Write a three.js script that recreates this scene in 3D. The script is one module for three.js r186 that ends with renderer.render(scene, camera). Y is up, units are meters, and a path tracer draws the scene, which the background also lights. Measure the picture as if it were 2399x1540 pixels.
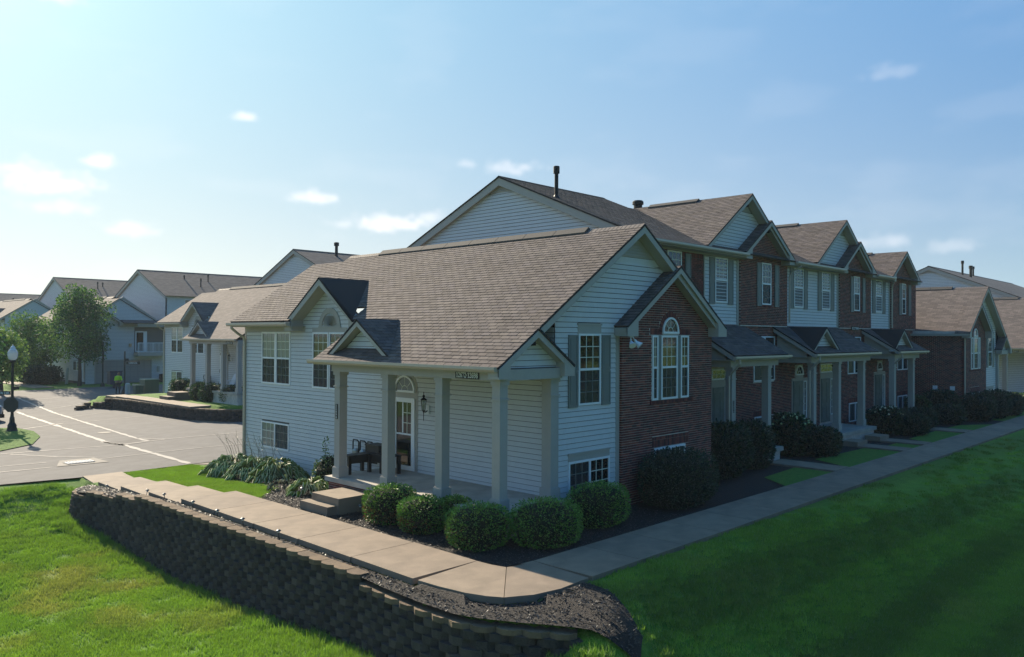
import * as THREE from 'three';
import { MarchingCubes } from 'three/addons/objects/MarchingCubes.js';

// ------------------------------------------------------------------ camera, sky, sun, exposure
// Scene axes: u = along the front of the long brick row (x), v = away to the left (-z), y = up, metres.
const scene = new THREE.Scene();
const D2R = Math.PI / 180;
const YAW = 43.742 * D2R, PITCH = 0.509 * D2R, ROLL = 0.2947 * D2R;
const EYE = [-14.904, -12.826, 3.973];
const camera = new THREE.PerspectiveCamera(44.63, 1024 / 657, 0.1, 3000);
camera.position.set(EYE[0], EYE[2], -EYE[1]);
camera.lookAt(EYE[0] + Math.cos(YAW) * Math.cos(PITCH), EYE[2] + Math.sin(PITCH), -(EYE[1] + Math.sin(YAW) * Math.cos(PITCH)));
camera.rotateZ(ROLL);
const renderer = new THREE.WebGLRenderer({ antialias: true });
renderer.setSize(1024, 657);
renderer.toneMapping = THREE.LinearToneMapping;
renderer.toneMappingExposure = 2.1;
renderer.shadowMap.enabled = true;

let seed = 12345;
const rnd = () => { seed = (seed + 0x6D2B79F5) | 0; let t = Math.imul(seed ^ (seed >>> 15), 1 | seed); t = (t + Math.imul(t ^ (t >>> 7), 61 | t)) ^ t; return ((t ^ (t >>> 14)) >>> 0) / 4294967296; };
const rr = (a, b) => a + (b - a) * rnd();
const clamp = (x, a, b) => Math.min(b, Math.max(a, x));
const lerp = (a, b, t) => a + (b - a) * t;
const sst = (a, b, x) => { const t = clamp((x - a) / (b - a), 0, 1); return t * t * (3 - 2 * t); };
const h2 = (x, y) => { let n = Math.imul(x | 0, 374761393) + Math.imul(y | 0, 668265263); n = Math.imul(n ^ (n >>> 13), 1274126177); return ((n ^ (n >>> 16)) >>> 0) / 4294967296; };
const vnoise = (x, y, per = 0) => {                                   // value noise, optionally tiling with period per
  const xi = Math.floor(x), yi = Math.floor(y), fx = x - xi, fy = y - yi;
  const m = per ? (a) => ((a % per) + per) % per : (a) => a;
  const sx = fx * fx * (3 - 2 * fx), sy = fy * fy * (3 - 2 * fy);
  return lerp(lerp(h2(m(xi), m(yi)), h2(m(xi + 1), m(yi)), sx), lerp(h2(m(xi), m(yi + 1)), h2(m(xi + 1), m(yi + 1)), sx), sy);
};
const fbm = (x, y, o = 4, per = 0) => { let s = 0, a = 0.5, f = 1; for (let i = 0; i < o; i++) { s += a * vnoise(x * f + i * 17, y * f + i * 31, per ? per * f : 0); a *= 0.5; f *= 2; } return s / (1 - Math.pow(0.5, o)); };

// sun: low, from the far left, a little behind the house
const SUN = new THREE.Vector3(0.28, 1.0, -1.95).normalize();
{
  const W = 2048, H = 1024, data = new Float32Array(W * H * 4);
  const cam = (px, py) => [YAW - Math.atan((px - 1199.5) / 1876.3), Math.atan((770 - py) / Math.hypot(1876.3, px - 1199.5)) + PITCH];
  // clouds: azimuth, elevation, half widths in degrees, strength (a handful of small cumulus; fainter ones continue round the sky)
  const C = [[575, 280, 1.5, 0.55, 0.7], [235, 388, 1.7, 0.8, 0.75], [90, 435, 4.6, 1.5, 0.8], [130, 495, 3.4, 0.8, 0.45], [300, 545, 2.4, 0.9, 0.5], [735, 468, 2.4, 0.8, 0.75],
    [905, 528, 4.8, 1.0, 0.8], [1010, 510, 1.5, 0.8, 0.5], [1200, 398, 3.0, 0.8, 0.42], [1090, 385, 1, 0.5, 0.3], [2090, 168, 2.4, 0.8, 0.16], [2075, 565, 2.6, 0.8, 0.35], [2230, 575, 2.2, 0.7, 0.25], [130, 4, 2, 0.5, 0.5]]
    .map(([x, y, a, b, k]) => { const [az, el] = cam(x, y); return [az / D2R, el / D2R, a, b, k]; });
  for (let i = 0; i < 46; i++) { const az = 95 + i * 5.4 + rr(-2, 2); C.push([az > 360 ? az - 360 : az, rr(3, 26), rr(1.5, 5), rr(0.5, 1.3), rr(0.25, 0.75)]); }
  for (let j = 0; j < H; j++) for (let i = 0; i < W; i++) {
    const el = ((j + 0.5) / H - 0.5) * Math.PI, ph = ((i + 0.5) / W - 0.5) * 2 * Math.PI;
    const dx = Math.cos(el) * Math.cos(ph), dy = Math.sin(el), dz = Math.cos(el) * Math.sin(ph);
    const g = Math.acos(clamp(dx * SUN.x + dy * SUN.y + dz * SUN.z, -1, 1)) / D2R, e = Math.max(el / D2R, 0);
    const w = Math.sqrt(Math.exp(-g / 21) + 0.022);
    const k = (Math.exp(-e / 9) - 0.108) / 0.609;
    let r = -0.005 + 0.62 * w, gg = 0.115 + 0.74 * w, b = 0.42 + 0.44 * w;
    r += k * (0.20 + 0.34 * w); gg += k * (0.215 + 0.06 * w); b += k * (0.065 - 0.02 * w);
    const glow = 0.16 * Math.exp(-g * g / 60) + 0.06 * Math.exp(-g / 9);
    r += glow; gg += glow * 0.98; b += glow * 0.9;
    // clouds
    const az = ((Math.atan2(-dz, dx) / D2R) + 360) % 360; let cl = 0;
    for (const c of C) {
      let da = az - c[0]; if (da > 180) da -= 360; if (da < -180) da += 360;
      if (Math.abs(da) > c[2] * 2.4 || Math.abs(e - c[1]) > c[3] * 3) continue;
      const q = Math.exp(-Math.pow(da / c[2], 2) * 1.3 - Math.pow((e - c[1]) / c[3], 2) * (e < c[1] ? 2.4 : 1.2));
      const n = fbm(az * 1.5 + c[0], e * 2.6, 6);
      cl = Math.max(cl, c[4] * sst(0, 1, clamp((q * 1.35 + n * 1.3 - 1.12) * 1.0, 0, 1)));
    }
    const wisp = 0.10 * sst(0.5, 0.78, fbm(az * 0.16 + 40, e * 0.5, 5)) * Math.exp(-e / 22); cl = Math.max(cl, wisp);
    if (el < 0) { r = 0.26; gg = 0.28; b = 0.26; cl = 0; }
    const cr = lerp(0.78, 1.0, w), cg = lerp(0.79, 0.97, w), cb = lerp(0.86, 0.93, w);
    const aw = sst(45, 110, g), SC = 0.66; r *= 1 - 0.5 * aw; gg *= 1 - 0.24 * aw; b *= 1 - 0.16 * aw;
    const o = (j * W + i) * 4;
    data[o] = SC * lerp(r, Math.max(cr, r), cl); data[o + 1] = SC * lerp(gg, Math.max(cg, gg), cl); data[o + 2] = SC * lerp(b, Math.max(cb, b * 0.96), cl); data[o + 3] = 1;
  }
  const t = new THREE.DataTexture(data, W, H, THREE.RGBAFormat, THREE.FloatType);
  t.mapping = THREE.EquirectangularReflectionMapping; t.magFilter = THREE.LinearFilter; t.minFilter = THREE.LinearFilter; t.wrapS = THREE.RepeatWrapping; t.needsUpdate = true;
  scene.background = t; scene.environment = t;
}
const sun = new THREE.DirectionalLight(new THREE.Color(1, 0.86, 0.66), 5);
sun.position.copy(SUN).multiplyScalar(200); sun.castShadow = true;
Object.assign(sun.shadow.camera, { left: -90, right: 90, top: 90, bottom: -90, near: 1, far: 500 }); sun.shadow.mapSize.set(4096, 4096);
scene.add(sun); scene.add(sun.target);
scene.fog = new THREE.FogExp2(new THREE.Color(0.75, 0.84, 0.88), 0.0004);

// ------------------------------------------------------------------ materials (all procedural)
function tex(n, fn, srgb = true, rep = 1) {
  const d = new Uint8Array(n * n * 4);
  for (let j = 0; j < n; j++) for (let i = 0; i < n; i++) { const c = fn(i / n, j / n, i, j), o = (j * n + i) * 4; if (typeof c === 'number') { d[o] = d[o + 1] = d[o + 2] = clamp(c, 0, 255); } else { d[o] = clamp(c[0], 0, 255); d[o + 1] = clamp(c[1], 0, 255); d[o + 2] = clamp(c[2], 0, 255); } d[o + 3] = 255; }
  const t = new THREE.DataTexture(d, n, n); t.wrapS = t.wrapT = THREE.RepeatWrapping; t.magFilter = THREE.LinearFilter; t.minFilter = THREE.LinearMipmapLinearFilter; t.generateMipmaps = true;
  if (srgb) t.colorSpace = THREE.SRGBColorSpace; t.repeat.set(rep, rep); t.needsUpdate = true; return t;
}
const rep = (t, k) => { const c = t.clone(); c.repeat.set(k, k); c.needsUpdate = true; return c; };
const grain = tex(512, (x, y, i, j) => 234 + 26 * (fbm(x * 8, y * 8, 4, 8) - 0.5) * 2 + 22 * (h2(i, j) - 0.5));          // soft mottling, multiplies colours
const clean = tex(256, (x, y, i, j) => 247 + 5 * (fbm(x * 16, y * 16, 3, 16) - 0.5) * 2 + 7 * (h2(i, j) - 0.5));
const fine = tex(512, (x, y, i, j) => 128 + 90 * (h2(i, j) - 0.5) + 70 * (fbm(x * 64, y * 64, 2, 64) - 0.5), false);
const rough2 = tex(256, (x, y) => 255 * fbm(x * 24, y * 24, 4, 24), false);
const std = (hex, o = {}) => new THREE.MeshStandardMaterial({ color: new THREE.Color(hex), roughness: 0.8, side: THREE.DoubleSide, ...o });
const vc = (o = {}) => std('#ffffff', { vertexColors: true, ...o });
const woodgrain = tex(256, (x, y) => 128 + 60 * (fbm(x * 4, y * 64, 3, 4) - 0.5), false);
const shTex = (() => {                                               // far roofs: courses of tabs too small to build
  const W = 512, rows = 28, cols = 13;                                // tile = 4 m
  return tex(W, (x, y, i, j) => { const r = Math.floor(y * rows), fy = y * rows - r, xx = x * cols + (r % 2) * 0.5 + 0.15 * h2(r, 3), c = Math.floor(xx), fx = xx - c; const k = 0.86 + 0.24 * h2(c % cols, r) + 0.12 * (h2(i, j) - 0.5) - (fy < 0.15 ? 0.34 : 0) - (fx < 0.05 ? 0.2 : 0) + 0.1 * (fbm(x * 4, y * 4, 3, 4) - 0.5); return [104 * k, 93 * k, 87 * k]; }, true, 0.25);
})();
const M = {
  siding: std('#cdcfce', { roughness: 0.55, map: rep(clean, 0.5), bumpMap: rep(woodgrain, 1), bumpScale: 0.0006 }),
  sheath: std('#5a564f'),
  trim: std('#a9a59c', { roughness: 0.6, map: rep(clean, 0.6) }),
  trimDark: std('#8d8478', { roughness: 0.6 }),
  gutter: std('#b6ac9d', { roughness: 0.35, metalness: 0.15 }),
  shutter: std('#6f7672', { roughness: 0.55 }),
  door: std('#63706c', { roughness: 0.5, map: rep(grain, 1) }),
  white: std('#e4e6e6', { roughness: 0.4 }),
  grille: std('#cfd3c4', { roughness: 0.5 }),
  glass: new THREE.MeshPhysicalMaterial({ color: new THREE.Color(0.008, 0.012, 0.012), roughness: 0.03, ior: 1.75, side: THREE.DoubleSide }),
  glassBlind: new THREE.MeshPhysicalMaterial({ color: new THREE.Color(0.11, 0.15, 0.14), roughness: 0.5, clearcoat: 1, clearcoatRoughness: 0.03, side: THREE.DoubleSide }),
  screen: std('#27343a', { roughness: 0.7, transparent: true, opacity: 0.55 }),
  mortar: std('#d0c9bf', { roughness: 0.95, map: rep(grain, 1) }),
  brick: vc({ roughness: 0.9, map: rep(grain, 2.2), bumpMap: rep(fine, 2), bumpScale: 0.002 }),
  shingle: vc({ roughness: 0.95, map: rep(grain, 0.7), bumpMap: rep(fine, 2.5), bumpScale: 0.002 }),
  roofEdge: std('#2b2827', { roughness: 0.95 }),
  roofFar: std('#ffffff', { roughness: 0.95, map: shTex, bumpMap: shTex, bumpScale: 0.006 }),
  ventCap: std('#4a4642', { roughness: 0.9 }),
  blackMetal: std('#15181a', { roughness: 0.45, metalness: 0.5 }),
  galv: std('#9aa3a6', { roughness: 0.4, metalness: 0.7 }),
  concrete: vc({ roughness: 0.88, map: rep(grain, 0.45), bumpMap: rep(fine, 1.2), bumpScale: 0.002 }),
  block: vc({ roughness: 0.95, map: rep(grain, 1.5), bumpMap: rep(rough2, 3), bumpScale: 0.02 }),
};
// ------------------------------------------------------------------ geometry builder in (u, v, y)
let XF = { u: 0, v: 0, y: 0, fu: 1, fv: 1 };
class G {
  constructor() { this.p = []; this.n = []; this.t = []; this.c = []; this.col = [1, 1, 1]; }
  tri(a, b, c, uv) {
    if (XF.fu * XF.fv < 0) { [b, c] = [c, b]; if (uv) uv = [uv[0], uv[2], uv[1]]; }
    const P = [a, b, c].map(q => [XF.fu * q[0] + XF.u, q[2] + XF.y, -XF.fv * q[1] - XF.v]);
    const e = [P[1][0] - P[0][0], P[1][1] - P[0][1], P[1][2] - P[0][2]], f = [P[2][0] - P[0][0], P[2][1] - P[0][1], P[2][2] - P[0][2]];
    let n = [e[1] * f[2] - e[2] * f[1], e[2] * f[0] - e[0] * f[2], e[0] * f[1] - e[1] * f[0]]; const l = Math.hypot(...n); if (l < 1e-12) return; n = n.map(x => x / l);
    P.forEach((q, i) => {
      this.p.push(q[0], q[1], q[2]); this.n.push(n[0], n[1], n[2]);
      if (uv) this.t.push(uv[i][0], uv[i][1]); else if (Math.abs(n[1]) > 0.7) this.t.push(q[0], q[2]); else if (Math.abs(n[0]) > Math.abs(n[2])) this.t.push(q[2], q[1]); else this.t.push(q[0], q[1]);
      this.c.push(...this.col);
    });
  }
  quad(a, b, c, d, uv) { this.tri(a, b, c, uv && [uv[0], uv[1], uv[2]]); this.tri(a, c, d, uv && [uv[0], uv[2], uv[3]]); return this; }
  poly(ps) { for (let i = 1; i + 1 < ps.length; i++) this.tri(ps[0], ps[i], ps[i + 1]); return this; }
  box(u0, u1, v0, v1, y0, y1) {
    const p = (a, b, c) => [a ? u1 : u0, b ? v1 : v0, c ? y1 : y0];
    this.quad(p(0, 0, 0), p(1, 0, 0), p(1, 0, 1), p(0, 0, 1)); this.quad(p(1, 1, 0), p(0, 1, 0), p(0, 1, 1), p(1, 1, 1));
    this.quad(p(0, 1, 0), p(0, 0, 0), p(0, 0, 1), p(0, 1, 1)); this.quad(p(1, 0, 0), p(1, 1, 0), p(1, 1, 1), p(1, 0, 1));
    this.quad(p(0, 0, 1), p(1, 0, 1), p(1, 1, 1), p(0, 1, 1)); this.quad(p(0, 1, 0), p(1, 1, 0), p(1, 0, 0), p(0, 0, 0)); return this;
  }
  prism(ps, o) {                                                     // planar convex polygon pushed along o
    const q = ps.map(a => [a[0] + o[0], a[1] + o[1], a[2] + o[2]]);
    this.poly(ps); this.poly(q.slice().reverse());
    for (let i = 0; i < ps.length; i++) { const j = (i + 1) % ps.length; this.quad(ps[j], ps[i], q[i], q[j]); } return this;
  }
  tube(pts, r, k = 8) {                                              // round bar through points; r number or list
    const R = i => Array.isArray(r) ? r[i] : r; const rings = pts.map((p, i) => {
      const a = pts[Math.max(0, i - 1)], b = pts[Math.min(pts.length - 1, i + 1)], d = new THREE.Vector3(b[0] - a[0], b[1] - a[1], b[2] - a[2]).normalize();
      const s = Math.abs(d.z) > 0.9 ? new THREE.Vector3(1, 0, 0) : new THREE.Vector3(0, 0, 1), e = s.clone().cross(d).normalize(), f = d.clone().cross(e);
      return Array.from({ length: k }, (_, j) => { const t = j / k * 2 * Math.PI; return [p[0] + R(i) * (e.x * Math.cos(t) + f.x * Math.sin(t)), p[1] + R(i) * (e.y * Math.cos(t) + f.y * Math.sin(t)), p[2] + R(i) * (e.z * Math.cos(t) + f.z * Math.sin(t))]; });
    });
    for (let i = 0; i + 1 < rings.length; i++) for (let j = 0; j < k; j++) { const m = (j + 1) % k; this.quad(rings[i][j], rings[i][m], rings[i + 1][m], rings[i + 1][j]); }
    this.poly(rings[0].slice().reverse()); this.poly(rings[rings.length - 1]); return this;
  }
  lathe(cu, cv, prof, k = 16) { return this.tube(prof.map(([r, y]) => [cu, cv, y]), prof.map(p => Math.max(p[0], 1e-3)), k); }
  build(name, mat, parent, label, kind) {
    const g = new THREE.BufferGeometry();
    g.setAttribute('position', new THREE.Float32BufferAttribute(this.p, 3)); g.setAttribute('normal', new THREE.Float32BufferAttribute(this.n, 3));
    g.setAttribute('uv', new THREE.Float32BufferAttribute(this.t, 2)); if (mat.vertexColors) g.setAttribute('color', new THREE.Float32BufferAttribute(this.c, 3));
    const m = new THREE.Mesh(g, mat); m.name = name; m.castShadow = m.receiveShadow = true; if (label) m.userData.label = label; if (kind) m.userData.kind = kind;
    if (parent) parent.add(m); return m;
  }
}
const used = {};
const numbered = n => { const k = used[n] = (used[n] || 0) + 1; return k === 1 ? n : n + '_' + String(k - 1).padStart(3, '0'); };
function thing(name, label, category, [u, v, y] = [0, 0, 0], group, turn = 0) {
  const o = new THREE.Group(); o.name = numbered(name); o.position.set(u, y, -v); o.rotation.y = turn; o.userData = { label, category }; if (group) o.userData.group = group; scene.add(o); return o;
}
const tag = (m, name, label, category, group) => { m.name = numbered(name); m.userData = { label, category }; if (group) m.userData.group = group; scene.add(m); return m; };
const ground_ = (m, name) => { m.name = name; m.userData.kind = 'structure'; scene.add(m); return m; };
const lin = hex => { const c = new THREE.Color(hex); return [c.r, c.g, c.b]; };
const shade = (c, k) => [c[0] * k, c[1] * k, c[2] * k];
// pieces of one thing: the 300 that show largest are meshes of their own, the rest one part
class Pieces {
  constructor(root, at = [0, 0, 0]) { this.root = root; this.at = at; this.kinds = {}; }
  add(name, mat, parent, centre, size, emit) { (this.kinds[name] ||= []).push({ mat, parent, emit, s: size / Math.max(1, Math.hypot(XF.fu * centre[0] + XF.u + this.at[0] - EYE[0], XF.fv * centre[1] + XF.v + this.at[1] - EYE[1], centre[2] + this.at[2] - EYE[2])), x: { ...XF } }); }
  flush(cap = 300) {
    for (const [name, L] of Object.entries(this.kinds)) {
      L.sort((a, b) => b.s - a.s); const keep = XF;
      L.slice(0, cap).forEach(q => { XF = q.x; const g = new G(); q.emit(g); if (g.p.length) g.build(name, q.mat, q.parent); });
      const rest = L.slice(cap); if (rest.length) { const g = new G(); for (const q of rest) { XF = q.x; q.emit(g); } g.build(name, rest[0].mat, this.root, null, 'stuff'); }
      XF = keep;
    }
  }
}
// ------------------------------------------------------------------ walls, boards, bricks, shingles, windows
const wallMap = (axis, c, s) => axis === 'u' ? (a, y, o = 0) => [c + s * o, a, y] : (a, y, o = 0) => [a, c + s * o, y];
const cut = (iv, holes, y) => { let L = [iv]; for (const h of holes) if (y > h.y0 && y < h.y1) L = L.flatMap(([a, b]) => h.a0 >= b || h.a1 <= a ? [[a, b]] : [[a, Math.min(b, h.a0)], [Math.max(a, h.a1), b]].filter(q => q[1] - q[0] > 0.01)); return L; };
const EXPO = 0.1325;
function siding(P, parent, f, outline, y0, y1, holes = []) {
  for (let yb = Math.floor((y0 - 0.0715) / EXPO) * EXPO + 0.0715; yb < y1; yb += EXPO) {
    const b = Math.max(yb, y0), t = Math.min(yb + EXPO, y1); if (t - b < 0.02) continue;
    const A = outline(b), B = outline(t) || (A && [(A[0] + A[1]) / 2, (A[0] + A[1]) / 2]); if (!A) continue;
    for (const [l, r] of cut(A, holes, (b + t) / 2)) {
      const l1 = l === A[0] ? B[0] : l, r1 = r === A[1] ? B[1] : r; if (r1 < l1) continue;
      P.add('siding_board', M.siding, parent, f((l + r) / 2, b), (r - l) * 0.3 + 0.2, g => {
        const c = Math.min(b + 0.015, t - 0.01);
        g.quad(f(l, c, 0.026), f(r, c, 0.026), f(r1, t, 0.010), f(l1, t, 0.010)); g.quad(f(l, c, 0.001), f(r, c, 0.001), f(r, c, 0.026), f(l, c, 0.026)); g.quad(f(l1, t, 0.010), f(r1, t, 0.010), f(r1, t, 0.001), f(l1, t, 0.001));
        g.quad(f(l, c, 0.001), f(l, c, 0.026), f(l1, t, 0.010), f(l1, t, 0.001)); g.quad(f(r, c, 0.026), f(r, c, 0.001), f(r1, t, 0.001), f(r1, t, 0.010));
      });
    }
  }
}
const BR = ['#733b34', '#66322d', '#7d4238', '#582e2a', '#6c3735', '#4c2b29', '#83493d', '#613331'].map(lin).map(c => c.map(x => x * 1.2));
function oneBrick(P, parent, f, l, r, b, t, o = 0.008) {
  const c = shade(BR[Math.floor(rnd() * BR.length)], rr(0.8, 1.12)), oo = o + rr(-0.0015, 0.0015);
  P.add('brick', M.brick, parent, f((l + r) / 2, (b + t) / 2), Math.sqrt((r - l) * (t - b)), g => {
    g.col = c; g.quad(f(l, b, oo), f(r, b, oo), f(r, t, oo), f(l, t, oo)); g.quad(f(l, b, 0), f(r, b, 0), f(r, b, oo), f(l, b, oo)); g.quad(f(l, t, oo), f(r, t, oo), f(r, t, 0), f(l, t, 0));
    g.quad(f(l, b, 0), f(l, b, oo), f(l, t, oo), f(l, t, 0)); g.quad(f(r, b, oo), f(r, b, 0), f(r, t, 0), f(r, t, oo));
  });
}
function bricks(P, parent, f, outline, y0, y1, holes = []) {
  let k = 0; for (let b = y0; b < y1 - 0.03; b += 0.0663, k++) {
    const A = outline(b + 0.028); if (!A) continue;
    for (const [l, r] of cut(A, holes, b + 0.028)) {
      const ph = (k % 2) * 0.1015; let a = Math.floor((l - ph) / 0.203) * 0.203 + ph;
      for (; a < r; a += 0.203) { const x0 = Math.max(a, l), x1 = Math.min(a + 0.190, r); if (x1 - x0 > 0.025) oneBrick(P, parent, f, x0, x1, b, b + 0.0565); }
    }
  }
}
const soldiers = (P, parent, f, a0, a1, b, t, o = 0.012) => { for (let a = a0; a < a1 - 0.03; a += 0.0663) oneBrick(P, parent, f, a, Math.min(a + 0.0565, a1), b, t, o); };
const SH = ['#665b57', '#60554f', '#6c615c', '#5a504c', '#645a58', '#6e635c'].map(lin);
const clipHalf = (ps, fn) => { const o = []; for (let i = 0; i < ps.length; i++) { const a = ps[i], b = ps[(i + 1) % ps.length], da = fn(a), db = fn(b); if (da >= 0) o.push(a); if ((da > 0 && db < 0) || (da < 0 && db > 0)) { const t = da / (da - db); o.push([lerp(a[0], b[0], t), lerp(a[1], b[1], t)]); } } return o; };
const clipTo = (ps, C) => { for (let i = 0; i < C.length && ps.length > 2; i++) { const a = C[i], b = C[(i + 1) % C.length]; ps = clipHalf(ps, p => (b[0] - a[0]) * (p[1] - a[1]) - (b[1] - a[1]) * (p[0] - a[0])); } return ps; };
// a roof slope: corners (u, v, y) anticlockwise seen from above, first edge = eave. Built as a slab with tabs on it (near) or a tab texture (far)
function slope(P, roof, C3, near, th = 0.05) {
  const V = a => new THREE.Vector3(a[0], a[1], a[2]), o = V(C3[0]), e = V(C3[1]).sub(o).normalize();
  let n = new THREE.Vector3(); for (let i = 1; i + 1 < C3.length; i++) n.add(V(C3[i]).sub(o).cross(V(C3[i + 1]).sub(o))); n.normalize(); if (n.z < 0) n.negate();
  let s = n.clone().cross(e).normalize(); if (s.z < 0) s.negate();
  const uv = C3.map(c => { const d = V(c).sub(o); return [d.dot(e), d.dot(s)]; });
  let area = 0; uv.forEach((a, i) => { const b = uv[(i + 1) % uv.length]; area += a[0] * b[1] - a[1] * b[0]; }); const CC = area < 0 ? uv.slice().reverse() : uv;
  const at = (x, y, h) => [o.x + e.x * x + s.x * y + n.x * h, o.y + e.y * x + s.y * y + n.y * h, o.z + e.z * x + s.z * y + n.z * h];
  const q = C3.map(c => [c[0] - n.x * th, c[1] - n.y * th, c[2] - n.z * th]), g = new G();
  for (let i = 1; i + 1 < C3.length; i++) g.tri(C3[0], C3[i], C3[i + 1], [uv[0], uv[i], uv[i + 1]]);
  g.build('roof_slope', near ? M.roofEdge : M.roofFar, roof);
  const ed = new G(); ed.poly(q); for (let i = 0; i < C3.length; i++) { const j = (i + 1) % C3.length; ed.quad(C3[i], C3[j], q[j], q[i]); } ed.build('roof_edge', M.roofEdge, roof);
  if (!near) return;
  const xs = uv.map(a => a[0]), ys = uv.map(a => a[1]), x0 = Math.min(...xs), x1 = Math.max(...xs), y0 = Math.min(...ys), y1 = Math.max(...ys), X = 0.143, T = 0.305;
  for (let r = 0, y = y0; y < y1; r++, y += X) {
    const off = ((r % 2) * 0.5 + 0.06 * h2(r, 9)) * T;
    for (let x = Math.floor((x0 - off) / T) * T + off; x < x1; x += T) {
      const c = clipTo([[x + 0.005, y], [x + T - 0.009, y], [x + T - 0.009, y + X + 0.004], [x + 0.005, y + X + 0.004]], CC); if (c.length < 3) continue;
      const k = shade(SH[Math.floor(rnd() * SH.length)], rr(0.9, 1.08)), lift = rr(0.011, 0.015), H = a => lerp(lift, 0.0015, clamp((a[1] - y) / X, 0, 1));
      const m = c.reduce((a, b) => [a[0] + b[0] / c.length, a[1] + b[1] / c.length], [0, 0]);
      P.add('shingle', M.shingle, roof, at(m[0], m[1], 0), 0.2, g2 => { g2.col = k; g2.poly(c.map(a => at(a[0], a[1], H(a)))); for (let i = 0; i < c.length; i++) { const j = (i + 1) % c.length; if (c[i][1] > y + X * 0.9 && c[j][1] > y + X * 0.9) continue; g2.quad(at(c[i][0], c[i][1], 0), at(c[j][0], c[j][1], 0), at(c[j][0], c[j][1], H(c[j])), at(c[i][0], c[i][1], H(c[i]))); } });
    }
  }
}
const bar = (g, f, a0, a1, y0, y1, o0, o1) => g.prism([f(a0, y0, o1), f(a1, y0, o1), f(a1, y1, o1), f(a0, y1, o1)], (() => { const p = f(a0, y0, o1), q = f(a0, y0, o0); return [q[0] - p[0], q[1] - p[1], q[2] - p[2]]; })());
function sash(win, f, a0, a1, y0, y1, cols, rows, o, mat, screen) {
  const g = new G(); bar(g, f, a0, a1, y0, y1, o - 0.006, o); g.build('pane', mat, win);
  const k = new G(), w = 0.011;
  for (let i = 1; i < cols; i++) { const x = lerp(a0, a1, i / cols); bar(k, f, x - w, x + w, y0, y1, o, o + 0.007); }
  for (let i = 1; i < rows; i++) { const y = lerp(y0, y1, i / rows); bar(k, f, a0, a1, y - w, y + w, o, o + 0.0065); }
  if (cols > 1 || rows > 1) k.build('grille', M.grille, win);
  if (screen) { const s = new G(); s.quad(f(a0, y0, o + 0.014), f(a1, y0, o + 0.014), f(a1, y1, o + 0.014), f(a0, y1, o + 0.014)); s.build('insect_screen', M.screen, win); }
}
function win(root, f, a0, a1, y0, y1, o = {}) {
  const { type = 'dh', cols = 3, rows = 3, mat = M.glass, low = mat, w = 0.055, base = 0, grilles = true } = o;
  const g = new G(), F = 0.045 + base; const fr = (x0, x1, z0, z1, oo = F) => bar(g, f, x0, x1, z0, z1, base, oo);
  fr(a0, a1, y1 - w, y1); fr(a0, a1, y0, y0 + w); fr(a0, a0 + w, y0 + w, y1 - w); fr(a1 - w, a1, y0 + w, y1 - w);
  const ym = o.mid ? o.mid : (y0 + y1) / 2, am = (a0 + a1) / 2, C = grilles ? cols : 1, R = grilles ? rows : 1;
  if (type === 'dh') fr(a0 + w, a1 - w, ym - 0.03, ym + 0.03, F + 0.008); if (type === 'slider') fr(am - 0.03, am + 0.03, y0 + w, y1 - w, F + 0.008);
  const m = g.build('window', M.white, root);
  if (type === 'dh') { sash(m, f, a0 + w, a1 - w, ym + 0.03, y1 - w, C, R, base + 0.02, mat); sash(m, f, a0 + w, a1 - w, y0 + w, ym - 0.03, C, R, base + 0.008, low, true); }
  else if (type === 'slider') { sash(m, f, a0 + w, am - 0.03, y0 + w, y1 - w, C, R, base + 0.008, low, true); sash(m, f, am + 0.03, a1 - w, y0 + w, y1 - w, C, R, base + 0.02, mat); }
  else sash(m, f, a0 + w, a1 - w, y0 + w, y1 - w, C, R, base + 0.015, mat);
  return m;
}
function shutter(root, f, a0, a1, y0, y1, base = 0.02) {
  const g = new G(); bar(g, f, a0, a1, y0, y1, base, base + 0.022); const m = 0.045, ym = (y0 + y1) / 2;
  for (const [b, t] of [[y0, ym - 0.02], [ym + 0.02, y1]]) {
    bar(g, f, a0, a0 + m, b, t, base + 0.022, base + 0.036); bar(g, f, a1 - m, a1, b, t, base + 0.022, base + 0.036); bar(g, f, a0 + m, a1 - m, b, b + m + 0.02, base + 0.022, base + 0.036); bar(g, f, a0 + m, a1 - m, t - m, t, base + 0.022, base + 0.036);
    bar(g, f, a0 + m + 0.03, a1 - m - 0.03, b + m + 0.06, t - m - 0.04, base + 0.022, base + 0.032);
  }
  g.build('shutter', M.shutter, root);
}
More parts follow.
